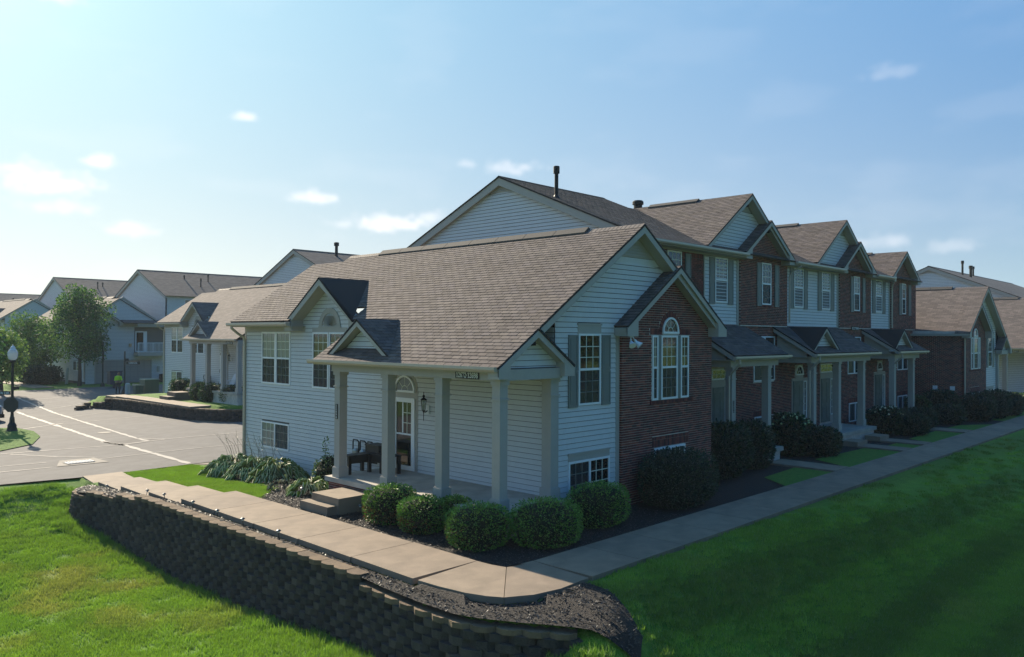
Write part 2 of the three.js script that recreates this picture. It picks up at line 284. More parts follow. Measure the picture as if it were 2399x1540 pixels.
function arch(root, f, ac, y0, R, base = 0, mat = M.glass, squash = 1) {                        // half-round window with sunburst bars
  const N = 18, pt = (r, t, o) => f(ac + r * Math.cos(t), y0 + r * squash * Math.sin(t), o), g = new G();
  const ring = (gg, r0, r1, o0, o1) => { for (let i = 0; i < N; i++) { const t = Math.PI * i / N, u = Math.PI * (i + 1) / N; gg.quad(pt(r0, t, o1), pt(r1, t, o1), pt(r1, u, o1), pt(r0, u, o1)); gg.quad(pt(r1, t, o0), pt(r1, t, o1), pt(r1, u, o1), pt(r1, u, o0)); gg.quad(pt(r0, t, o1), pt(r0, t, o0), pt(r0, u, o0), pt(r0, u, o1)); } };
  ring(g, R - 0.055, R, base, base + 0.05); bar(g, f, ac - R, ac + R, y0 - 0.05, y0 + 0.012, base, base + 0.055);
  const m = g.build('arched_window', M.white, root), p = new G(); for (let i = 0; i < N; i++) p.tri(f(ac, y0, base + 0.012), pt(R - 0.05, Math.PI * i / N, base + 0.012), pt(R - 0.05, Math.PI * (i + 1) / N, base + 0.012)); p.build('pane', mat, m);
  const k = new G(); ring(k, R * 0.3, R * 0.3 + 0.02, base + 0.012, base + 0.022); for (const t of [0.25, 0.5, 0.75]) { const a = Math.PI * t, c = Math.cos(a), s = Math.sin(a), d = 0.009; k.quad(f(ac + R * 0.32 * c + d * s, y0 + (R * 0.32 * s - d * c) * squash, base + 0.02), f(ac + (R - 0.05) * c + d * s, y0 + ((R - 0.05) * s - d * c) * squash, base + 0.02), f(ac + (R - 0.05) * c - d * s, y0 + ((R - 0.05) * s + d * c) * squash, base + 0.02), f(ac + R * 0.32 * c - d * s, y0 + (R * 0.32 * s + d * c) * squash, base + 0.02)); } k.build('sunburst_bars', M.grille, m);
  return m;
}
// gutter along a line at the eave: profile in (outward, up)
function gutter(root, a, b, out) {
  const g = new G(), prof = [[0, 0], [0.09, 0], [0.125, 0.05], [0.125, 0.115], [0.105, 0.115], [0.105, 0.06], [0, 0.06]];
  const P = (e, q) => [e[0] + out[0] * q[0], e[1] + out[1] * q[0], e[2] + q[1]];
  for (let i = 0; i < prof.length; i++) { const j = (i + 1) % prof.length; g.quad(P(a, prof[i]), P(b, prof[i]), P(b, prof[j]), P(a, prof[j])); }
  g.poly(prof.slice(0, 4).concat([[0, 0.115]]).map(q => P(a, q))); g.poly(prof.slice(0, 4).concat([[0, 0.115]]).map(q => P(b, q)).reverse());
  g.build('gutter', M.gutter, root);
}
const downspout = (root, pts, r = 0.042) => new G().tube(pts, r, 6).build('downspout', M.gutter, root);
// rake board with soffit: sloping fascia from p to q (both on the outer plane), depth d down, soffit back by w
function rake(root, p, q, back, d = 0.2, ret = 0) {
  { const l = Math.hypot(back[0], back[1]), k = 0.03 / l, m = a => [a[0] + back[0] * k, a[1] + back[1] * k, a[2] - 0.05]; p = m(p); q = m(q); }
  const g = new G(), dn = a => [a[0], a[1], a[2] - d], b = a => [a[0] + back[0], a[1] + back[1], a[2]], n = Math.hypot(back[0], back[1]), th = [back[0] / n * 0.03, back[1] / n * 0.03, 0];
  g.prism([dn(p), dn(q), q, p], th); const lo = 0.035, e = a => [a[0], a[1], a[2] - d + lo];
  g.quad(e(p), e(q), b(e(q)), b(e(p)));                                                             // soffit
  if (ret) { const s = q[2] > p[2] ? p : q, dir = s === p ? q : p, L = Math.hypot(dir[0] - s[0], dir[1] - s[1]), x = [(dir[0] - s[0]) / L, (dir[1] - s[1]) / L], z = ret * (dir[2] - s[2]) / L;
    const c = [s, [s[0], s[1], s[2] - d - 0.05], [s[0] + x[0] * ret, s[1] + x[1] * ret, s[2] - d - 0.05], [s[0] + x[0] * ret, s[1] + x[1] * ret, s[2] + z]];
    g.prism(c.slice().reverse().map(a => [a[0] - th[0] * 0.2, a[1] - th[1] * 0.2, a[2] - 0.002]), [back[0], back[1], 0]); }
  g.build('rake_board', M.trim, root);
}
// ------------------------------------------------------------------ the houses
const rise = (u0, y0, k) => (u) => y0 - k * Math.abs(u - u0);
function sheathe(root, f, pts, name = 'wall', mat = M.sheath, th = 0.12) { const a = f(0, 0, 0), b = f(0, 0, -th), g = new G(); g.prism(pts.map(p => f(p[0], p[1], 0)), [b[0] - a[0], b[1] - a[1], b[2] - a[2]]); return g.build(name, mat, root); }
function trimBox(root, f, a0, a1, y0, y1, o0, o1, name = 'trim', mat = M.trim) { const g = new G(); bar(g, f, a0, a1, y0, y1, o0, o1); return g.build(name, mat, root); }
function column(root, u, v, y0, y1, w = 0.25) {
  const g = new G(), b = (d, a, c) => g.box(u - w / 2 - d, u + w / 2 + d, v - w / 2 - d, v + w / 2 + d, a, c);
  b(0, y0, y1); b(0.035, y0, y0 + 0.27); b(0.02, y0 + 0.27, y0 + 0.29); b(0.028, y1 - 0.1, y1 - 0.002); b(0.028, y1 - 0.44, y1 - 0.4); g.build('column', M.trim, root);
}
function gableVent(root, f, ac, y0, hw, k) {
  const g = new G(), ht = hw * k; g.prism([f(ac - hw, y0, 0.03), f(ac + hw, y0, 0.03), f(ac, y0 + ht, 0.03)], (() => { const p = f(0, 0, 0.03), q = f(0, 0, 0); return [q[0] - p[0], q[1] - p[1], q[2] - p[2]]; })());
  const m = g.build('gable_vent', M.trim, root);
  for (let y = y0 + 0.04; y < y0 + ht - 0.1; y += 0.075) { const h = hw - (y - y0) / k - 0.05, s = new G(); s.quad(f(ac - h, y, 0.05), f(ac + h, y, 0.05), f(ac + h, y + 0.055, 0.031), f(ac - h, y + 0.055, 0.031)); s.quad(f(ac - h, y, 0.031), f(ac + h, y, 0.031), f(ac + h, y, 0.05), f(ac - h, y, 0.05)); s.build('louvre_slat', M.trim, m); }
}
const AXR = 3.3, YR = 7.03, K = 0.667;                                  // low roof: ridge position, ridge height, pitch
const roofY = u => YR - K * Math.abs(u - AXR);
function endUnit(H, P, near, o = {}) {
  const roof = new G().box(3.25, 3.35, 0.2, 13, YR - 0.4, YR - 0.25).build('roof', M.roofEdge, H);
  const V0 = -0.4, V1 = 15.45, S = (c) => slope(P, roof, c, near);
  const pt = (u, v, dy = 0) => [u, v, roofY(u) + dy];
  // main slopes: porch side (with the lower porch skirt) and back side; the far end drops to a lower gable
  S([pt(-2.36, V0), pt(-2.36, 7.05), pt(-0.58, 7.05), pt(-0.58, 7.0), pt(AXR, 7.05), pt(AXR, V0)].filter((_, i) => i !== 3));
  S([pt(0.03, 7.05), pt(0.03, 11.36), pt(AXR, 11.36), pt(AXR, 7.05)]); S([pt(-0.58, 11.36), pt(-0.58, 13.3), pt(AXR, 13.3), pt(AXR, 11.36)]); S([pt(-0.58, 13.3), pt(-0.58, V1), pt(2.95, V1), pt(2.95, 13.3)]); S([pt(-0.58, 7.05), pt(-0.58, 7.75), pt(0.03, 7.75), pt(0.03, 7.05)]);
  S([pt(7.34, 13.3), pt(7.34, V0), pt(AXR, V0), pt(AXR, 13.3)]);
  slope(P, roof, [[7.0, V1, roofY(2.95) - 0.6 * 4.05], [7.0, 13.3, roofY(2.95) - 0.6 * 4.05], [2.95, 13.3, roofY(2.95)], [2.95, V1, roofY(2.95)]], false);
  { const g = new G(); for (let v = 1.55; v < 11.3; v += 1.22) { const e = Math.min(v + 1.2, 11.3); g.prism([[3.1, v, roofY(3.1) + 0.015], [3.5, v, roofY(3.5) + 0.015], [3.5, v, roofY(3.5) + 0.06], [3.3, v, YR + 0.095], [3.1, v, roofY(3.1) + 0.06]], [0, e - v, 0]); } g.build('ridge_vent', M.ventCap, H); }
  { const g = new G(); for (const [a, b] of [[V0 + 0.01, 1.5], [11.35, 13.3]]) for (let v = a; v < b; v += 0.145) { const e = Math.min(v + 0.155, b); g.quad([3.14, v, roofY(3.14) + 0.014], [3.3, v, YR + 0.02], [3.3, e, YR + 0.014], [3.14, e, roofY(3.14) + 0.006]); g.quad([3.3, v, YR + 0.02], [3.46, v, roofY(3.46) + 0.014], [3.46, e, roofY(3.46) + 0.006], [3.3, e, YR + 0.014]); g.quad([3.14, v, roofY(3.14)], [3.3, v, YR], [3.3, v, YR + 0.02], [3.14, v, roofY(3.14) + 0.014]); } const m = g.build('ridge_cap', std('#655b56'), H); m.userData.kind = 'stuff'; }
  // porch-side wall with its small cross gable
  const fL = wallMap('u', 0, -1), gc = 9.69, gh = y => (5.60 - y) / 0.677;
  const wl = sheathe(H, fL, [[0, -1.4], [15.35, -1.4], [15.35, 4.5], [0, 4.5]]);
  new G().prism([[0, gc - 1.75, 4.4], [0, gc + 1.75, 4.4], [0, gc, 5.62]].reverse(), [0.1, 0, 0]).build('gable_sheathing', M.sheath, wl);
  const holesL = [{ a0: 12.14, a1: 14.1, y0: 2.19, y1: 4.06 }, { a0: 8.78, a1: 10.72, y0: 2.18, y1: 4.22 }, { a0: 12.19, a1: 14.09, y0: -0.12, y1: 0.82 }, { a0: 5.2, a1: 6.3, y0: 0, y1: 2.42 }, { a0: 9.3, a1: 10.1, y0: 4.22, y1: 4.6 }];
  siding(P, wl, fL, y => y < 4.25 ? [0.02, 15.28] : (y < 5.55 ? [gc - gh(y), gc + gh(y)] : null), -1.1, 5.55, holesL);
  trimBox(H, fL, 15.27, 15.38, -1.1, 4.5, 0, 0.03, 'corner_board');
  trimBox(H, fL, 11.2, 15.3, 4.07, 4.26, 0, 0.035, 'frieze_board'); trimBox(H, fL, 8.75, 10.75, 4.05, 4.21, 0.0, 0.03, 'window_head');
  for (const [a, b] of [[12.14, 13.1], [13.14, 14.1]]) win(H, fL, a, b, 2.19, 4.06, { mat: M.glassBlind, low: M.glass });
  for (const [a, b] of [[8.78, 9.73], [9.77, 10.72]]) win(H, fL, a, b, 2.18, 4.05);
  trimBox(H, fL, 13.095, 13.145, 2.19, 4.06, 0, 0.05, 'mullion', M.white); trimBox(H, fL, 9.725, 9.775, 2.18, 4.05, 0, 0.03, 'mullion', M.shutter);
  win(H, fL, 12.19, 14.09, -0.12, 0.82, { type: 'slider', mat: M.glassBlind, low: M.glassBlind });
  { const N = 20, g = new G(), c = (r, t, q) => fL(gc + 0.03 + r * Math.cos(t), 4.24 + r * 1.0 * Math.sin(t), q);          // sunburst louvre in the cross gable
    for (let i = 0; i < N; i++) { const t = Math.PI * i / N, w = Math.PI * (i + 1) / N; g.quad(c(0.44, t, 0.045), c(0.62, t, 0.045), c(0.62, w, 0.045), c(0.44, w, 0.045)); g.quad(c(0.62, t, 0), c(0.62, t, 0.045), c(0.62, w, 0.045), c(0.62, w, 0)); g.quad(c(0.44, t, 0.045), c(0.44, t, 0.01), c(0.44, w, 0.01), c(0.44, w, 0.045)); g.tri(c(0, t, 0.012), c(0.44, t, 0.012), c(0.44, w, 0.012)); }
    const m = g.build('sunburst_louvre', M.trim, H); for (let i = 1; i < 14; i++) { const t = Math.PI * i / 14, s = new G(); s.quad(c(0.05, t - 0.12, 0.015), c(0.43, t - 0.07, 0.015), c(0.43, t + 0.03, 0.045), c(0.05, t + 0.05, 0.03)); s.build('louvre_blade', M.trim, m); } trimBox(m, fL, 9.06, 10.36, 4.2, 4.245, 0, 0.05, 'louvre_sill'); }
  { const [pv, py] = [9.66, 5.82], e = -0.5; const rf = new G().box(0, 1.3, pv - 0.05, pv + 0.05, py - 0.3, py - 0.22).build('cross_gable_roof', M.roofEdge, H); const back = py - YR + K * AXR; const ub = back / K;       // ridge meets main slope
    const lo = 4.40, hw = (py - lo) / 0.677; slope(P, rf, [[e, pv + hw, lo], [-0.55, pv + hw, lo], [ub, pv, py + 0.02], [e, pv, py + 0.02]].map((q, i) => i === 1 ? [(lo - YR + K * AXR) / K, pv + hw, lo] : q), near); slope(P, rf, [[(lo - YR + K * AXR) / K, pv - hw, lo], [e, pv - hw, lo], [e, pv, py + 0.02], [ub, pv, py + 0.02]], near);
    for (const s of [-1, 1]) rake(H, [e - 0.02, pv + s * hw, lo + 0.0], [e - 0.02, pv, py], [0.5, 0, 0], 0.2, 0.42); }
  // eaves and porch front
  gutter(H, [-0.56, 11.35, 4.27], [-0.56, V1 + 0.15, 4.27], [-1, 0, 0]);
  new G().box(-0.55, 0, 11.2, V1, 4.24, 4.27).build('soffit', M.trim, H); new G().box(-0.57, -0.545, 11.3, V1, 4.24, 4.4).build('fascia', M.trim, H);
  gutter(H, [-2.33, -0.36, 3.16], [-2.33, 7.2, 3.16], [-1, 0, 0]);
  { const g = new G(); g.box(-2.16, -1.84, -0.27, 6.38, 2.95, 3.2); g.box(-1.84, -0.01, -0.27, 0.03, 2.95, 3.2); g.build('porch_beam', M.trim, H); new G().box(-2.34, -0.02, 0.03, 7.0, 3.2, 3.225).build('porch_ceiling', M.trim, H); new G().box(-2.345, -2.31, -0.36, 7.05, 3.13, 3.27).build('fascia', M.trim, H); }
  for (const v of [6.16, 3.98, 1.86, -0.1]) column(H, -1.99, v, 0, 2.95); column(H, -0.14, -0.0, 0, 2.95, 0.29);
  { const e = -2.13, c = 5.25, py = 4.385, lo = 3.425, hw = (py - lo) / 0.68; const rf = new G().box(-1.9, -1, c - 0.04, c + 0.04, py - 0.3, py - 0.22).build('porch_gable_roof', M.roofEdge, H); const ub = y => (y - YR + K * AXR) / K;
    slope(P, rf, [[e, c + hw, lo], [ub(lo), c + hw, lo], [ub(py), c, py + 0.02], [e, c, py + 0.02]], near); slope(P, rf, [[ub(lo), c - hw, lo], [e, c - hw, lo], [e, c, py + 0.02], [ub(py), c, py + 0.02]], near);
    for (const s of [-1, 1]) rake(H, [e - 0.02, c + s * hw, lo], [e - 0.02, c, py], [0.3, 0, 0], 0.13);
    const fp = wallMap('u', e + 0.3, -1), w = sheathe(H, fp, [[c - 0.95, 3.5], [c + 0.95, 3.5], [c, 4.2]]); siding(P, w, fp, y => [c - (4.2 - y) / 0.69, c + (4.2 - y) / 0.69], 3.56, 4.15); }
  // porch floor
  if (!o.noFloor) { const g = new G(); g.col = lin('#b9b2a6'); g.box(-2.22, 0, -0.32, 3.05, -0.13, 0); g.box(-2.22, 0, 3.06, 6.6, -0.13, 0); g.build('porch_slab', M.concrete, H); const b = new G(); b.box(-2.14, 0, -0.25, 6.5, -0.9, -0.131); b.build('porch_base', M.mortar, H); if (near) bricks(P, H, wallMap('u', -2.14, -1), () => [-0.25, 6.5], -0.72, -0.14); }
  // front door with arched light over it
  { const g = new G(); bar(g, fL, 5.17, 6.33, 0, 2.36, 0, 0.03); const N = 16, c = (r, t, q) => fL(5.75 + r * Math.cos(t), 2.34 + r * Math.sin(t), q); for (let i = 0; i < N; i++) { const t = Math.PI * i / N, w = Math.PI * (i + 1) / N; g.quad(c(0.4, t, 0.03), c(0.58, t, 0.03), c(0.58, w, 0.03), c(0.4, w, 0.03)); g.quad(c(0.58, t, 0), c(0.58, t, 0.03), c(0.58, w, 0.03), c(0.58, w, 0)); } g.build('door_surround', M.trim, H);
    arch(H, fL, 5.75, 2.34, 0.47, 0.03, M.glassBlind, 0.95);
    const d = new G(), b = 0.032; bar(d, fL, 5.28, 5.42, 0.02, 2.13, b, b + 0.04); bar(d, fL, 6.12, 6.24, 0.02, 2.13, b, b + 0.04); bar(d, fL, 5.42, 6.12, 2.0, 2.13, b, b + 0.04); bar(d, fL, 5.42, 6.12, 0.02, 0.15, b, b + 0.04); bar(d, fL, 5.42, 6.12, 1.045, 1.09, b, b + 0.04); const m = d.build('storm_door', M.white, H);
    sash(m, fL, 5.42, 6.12, 1.09, 2.0, 1, 1, b + 0.015, M.glass); sash(m, fL, 5.42, 6.12, 0.15, 1.045, 1, 1, b + 0.015, M.glass); const k = new G(); bar(k, fL, 5.44, 5.78, 1.1, 1.985, b + 0.016, b + 0.02); sash(m, fL, 5.45, 5.8, 1.1, 1.99, 2, 3, b + 0.018, M.glass); trimBox(m, fL, 5.8, 5.85, 1.1, 1.99, b + 0.016, b + 0.024, 'inner_stile', M.white);
    new G().tube([fL(6.2, 0.95, 0.11), fL(6.2, 1.02, 0.13), fL(6.2, 1.12, 0.13), fL(6.2, 1.19, 0.1)], 0.014, 6).build('door_handle', M.blackMetal, m); }
  // street-end gable wall with rakes
  const sf = wallMap('v', 0, -1);
  if (o.face) {
    const wg = sheathe(H, sf, [[0, -1.2], [7.3, -1.2], [7.3, 4.3], [3.3, 6.9], [0, 4.7]]), lim = y => AXR - (6.84 - y) / K;
    const hG = [{ a0: 0.9, a1: 1.84, y0: 2.2, y1: 4.3 }, { a0: 0.53, a1: 2.23, y0: -0.2, y1: 1.03 }];
    siding(P, wg, sf, y => y > 5.95 ? null : [Math.max(0.01, lim(y)), y < 4.22 ? 2.52 : (y < 5.75 ? Math.max(2.52, 5.03 - (5.95 - y) / K + 0.1) : AXR + (6.84 - y) / K)], -1.0, 6.0, hG);
    trimBox(H, sf, 2.5, 2.66, -1.0, 4.3, 0, 0.035, 'corner_board');
    { const g = new G(); g.prism([sf(lim(5.95), 5.95, 0.012), sf(6.6 - lim(5.95), 5.95, 0.012), sf(6.6 - lim(6.13), 6.13, 0.012), sf(lim(6.13), 6.13, 0.012)], [0, 0.012, 0]); g.build('frieze_board', M.siding, wg); gableVent(H, sf, AXR, 6.14, 1.0, K); }
    win(H, sf, 0.909, 1.829, 2.205, 4.035); trimBox(H, sf, 0.89, 1.85, 4.037, 4.25, 0, 0.03, 'window_head'); trimBox(H, sf, 0.87, 1.87, 4.25, 4.3, 0, 0.05, 'window_head'); shutter(H, sf, 0.507, 0.868, 2.17, 4.0); shutter(H, sf, 1.87, 2.235, 2.17, 4.0);
    win(H, sf, 0.53, 2.226, -0.12, 0.815, { type: 'slider' }); trimBox(H, sf, 0.53, 2.226, 0.817, 0.98, 0, 0.03, 'window_head'); trimBox(H, sf, 0.51, 2.245, 0.98, 1.03, 0, 0.05, 'window_head');
    // brick front bay
    const bf = wallMap('v', -0.1, -1), wb = sheathe(H, bf, [[2.66, -1.0], [7.36, -1.0], [7.36, 4.3], [5.03, 5.85], [2.66, 4.3]], 'brick_wall', M.mortar, 0.11), bl = 5.03;
    const hB = [{ a0: 4.07, a1: 5.98, y0: 2.07, y1: 4.02 }, { a0: 3.98, a1: 6.14, y0: 4.0, y1: 4.21 }, { a0: 4.2, a1: 5.81, y0: -0.3, y1: 0.81 }, { a0: 4.11, a1: 6.03, y0: 0.81, y1: 1.14 }];
    bricks(P, wb, bf, y => y < 4.3 ? [2.66, 7.36] : (y < 5.8 ? [bl - (5.84 - y) / K, bl + (5.84 - y) / K] : null), -0.7, 5.8, [...hB, ...Array.from({ length: 9 }, (_, i) => { const y = 4.2 + i * 0.07, r = Math.sqrt(Math.max(0, 0.6 * 0.6 - (y - 4.09 + 0.03) ** 2)); return { a0: 5.02 - r, a1: 5.02 + r, y0: y, y1: y + 0.07 }; })]);
    bricks(P, wb, wallMap('u', 2.66, -1), () => [-0.1, 0], -0.7, 4.2);
    soldiers(P, wb, bf, 4.0, 4.58, 4.02, 4.2); soldiers(P, wb, bf, 5.47, 6.12, 4.02, 4.2); soldiers(P, wb, bf, 4.12, 6.02, 0.83, 1.03); soldiers(P, wb, bf, 4.12, 6.02, 1.035, 1.13); soldiers(P, wb, bf, 4.0, 6.25, 2.06, 2.155, 0.04);
    for (let i = 0; i < 22; i++) { const t0 = Math.PI * (i + 0.06) / 22, t1 = Math.PI * (i + 0.94) / 22, c = shade(BR[i % 8], rr(0.85, 1.1)), q = (r, t, z) => bf(5.02 + r * Math.cos(t), 4.09 + r * 1.02 * Math.sin(t), z); P.add('brick', M.brick, wb, bf(5.02, 4.4), 0.1, g => { g.col = c; g.quad(q(0.43, t0, 0.014), q(0.58, t0, 0.014), q(0.58, t1, 0.014), q(0.43, t1, 0.014)); g.quad(q(0.58, t0, 0), q(0.58, t0, 0.014), q(0.43, t0, 0.014), q(0.43, t0, 0)); g.quad(q(0.58, t1, 0.014), q(0.58, t1, 0), q(0.43, t1, 0), q(0.43, t1, 0.014)); g.quad(q(0.58, t0, 0.014), q(0.58, t0, 0), q(0.58, t1, 0), q(0.58, t1, 0.014)); }); }
    win(H, bf, 4.07, 4.36, 2.17, 4.0, { cols: 2, mid: 3.09 }); win(H, bf, 4.52, 5.37, 2.17, 4.0, { mid: 3.09 }); win(H, bf, 5.55, 5.98, 2.17, 4.0, { cols: 2, mid: 3.09 });
    trimBox(H, bf, 4.361, 4.519, 2.17, 4.0, 0, 0.03, 'mullion', M.shutter); trimBox(H, bf, 5.371, 5.549, 2.17, 4.0, 0, 0.03, 'mullion', M.shutter); trimBox(H, bf, 4.6, 5.44, 4.002, 4.05, 0, 0.03, 'window_head'); arch(H, bf, 5.02, 4.1, 0.42, 0, M.glass, 1.02);
    win(H, bf, 4.2, 5.81, -0.12, 0.805, { type: 'slider' });
    const rf = new G().box(5.0, 5.06, -0.2, 0.1, 5.6, 5.7).build('bay_gable_roof', M.roofEdge, H), e = -0.47, lo = 4.24, hw = 2.62, py = 6.0;
    slope(P, rf, [[bl - hw, 0.0, lo], [bl - hw, e, lo], [bl, e, py], [bl, 0.25, py]], near); slope(P, rf, [[bl + hw, e, lo], [bl + hw, 0.3, lo], [bl, 0.3, py], [bl, e, py]], near);
    for (const s of [-1, 1]) rake(H, [bl + s * hw, e - 0.02, lo], [bl, e - 0.02, py], [0, 0.4, 0], 0.17, 0.5);
    new G().box(2.43, 2.5, -0.45, 0.0, 4.0, 4.2).build('fascia', M.trim, H);
    for (const s of [-1, 1]) { const lo2 = s < 0 ? -2.36 : 7.34; rake(H, [s < 0 ? -0.95 : lo2, -0.42, roofY(s < 0 ? -0.95 : lo2) - 0.01], [AXR, -0.42, YR - 0.01], [0, 0.42, 0], 0.19); }
    // small gable that closes the porch roof at this end
    { const c = -1.03, py2 = roofY(c), hw2 = 1.32, lo2 = py2 - hw2 * K; const r2 = new G().box(c - 0.03, c + 0.03, -0.3, 0.1, py2 - 0.4, py2 - 0.3).build('porch_end_roof', M.roofEdge, H); slope(P, r2, [[c + hw2, -0.44, lo2], [c + hw2, 0.0, lo2], [c, 0.0, py2 + 0.015], [c, -0.44, py2 + 0.015]], near);
      rake(H, [c - hw2, -0.44, lo2], [c, -0.44, py2], [0, 0.34, 0], 0.16, 0.38); rake(H, [c + hw2, -0.44, lo2], [c, -0.44, py2], [0, 0.34, 0], 0.16, 0.38);
      const fp = wallMap('v', -0.12, -1), w = sheathe(H, fp, [[c - 1.1, 3.19], [c + 1.0, 3.19], [c + 1.0, 3.35], [c, 3.98], [c - 1.1, 3.3]]); siding(P, w, fp, y => y < 3.32 ? [c - 1.08, c + 0.98] : [c - (3.98 - y) / K * 1.08, c + (3.98 - y) / K], 3.21, 3.96); }
  }
  if (o.pipe !== false) downspout(H, [[-0.6, 15.32, 4.28], [-0.6, 15.32, 4.2], [-0.35, 15.32, 4.0], [-0.1, 15.32, 3.85], [-0.07, 15.32, 3.7], [-0.07, 15.32, -0.85]], 0.05);
}
// tall part behind: side gable wall facing the low unit, and its long roof
const KM = 0.423, VR = 9.0, YM = 10.15;
function tallBlock(H, P, near, L, o = {}) {
  const roof = new G().box(7.6, 7.6 + L - 1, VR - 0.05, VR + 0.05, YM - 0.4, YM - 0.3).build('main_roof', M.roofEdge, H);
  const fS = wallMap('u', 7.3, -1), w = sheathe(H, fS, [[2.6, 3.6], [15.6, 3.6], [15.6, 7.0], [VR, 9.95], [2.6, 7.2]]);
  const lim = (y, s) => y < 7.1 ? (s < 0 ? 2.62 : 15.58) : clamp(VR + s * (9.93 - y) / KM, 2.62, 15.58);
  siding(P, w, fS, y => y > 9.55 ? null : [lim(y, -1), lim(y, 1)], o.low || 4.0, 9.56); gableVent(H, fS, VR, 9.55, 0.85, KM);
  const e = 7.08; for (const s of [-1, 1]) rake(H, [e, VR + s * 6.95, YM - KM * 6.95], [e, VR, YM], [0.22, 0, 0], 0.3);
  const u1 = o.ridgeEnd || e + L;
  slope(P, roof, [[e, 2.06, YM - KM * 6.94], [u1, 2.06, YM - KM * 6.94], [u1, VR, YM], [e, VR, YM]], near); slope(P, roof, [[u1, 15.95, YM - KM * 6.95], [e, 15.95, YM - KM * 6.95], [e, VR, YM], [u1, VR, YM]], false);
  const c = new G(); c.prism([[e + 0.02, VR - 0.15, YM - KM * 0.15 + 0.02], [e + 0.02, VR, YM + 0.03], [e + 0.02, VR + 0.15, YM - KM * 0.15 + 0.02]], [u1 - e - 0.04, 0, 0]); c.build('ridge_cap', M.roofEdge, H);
  if (o.ridgeEnd) { const yb = 9.58, vb = VR - (YM - yb) / KM; slope(P, roof, [[u1, 2.06, YM - KM * 6.94], [e + L, 2.06, YM - KM * 6.94], [e + L, vb, yb], [u1, vb, yb]], near); slope(P, roof, [[e + L, 15.95, 7.2], [u1, 15.95, 7.2], [u1, vb, yb], [e + L, vb, yb]], false); const h = new G(); h.poly([[u1, VR, YM], [u1, vb, yb], [u1, 13, YM - KM * 4 ]]); h.build('roof_end', M.roofEdge, H); }
}
const ventPipe = (H, u, v, y0, y1, r = 0.075, cap = 0.12) => { const g = new G(); g.lathe(u, v, [[r * 2, y0 - 0.25], [r * 1.9, y0], [r, y0 + 0.12], [r, y1 - 0.28], [cap, y1 - 0.27], [cap, y1 - 0.02], [cap * 0.85, y1], [0.001, y1]], 14); g.build('vent_pipe', M.blackMetal, H); };
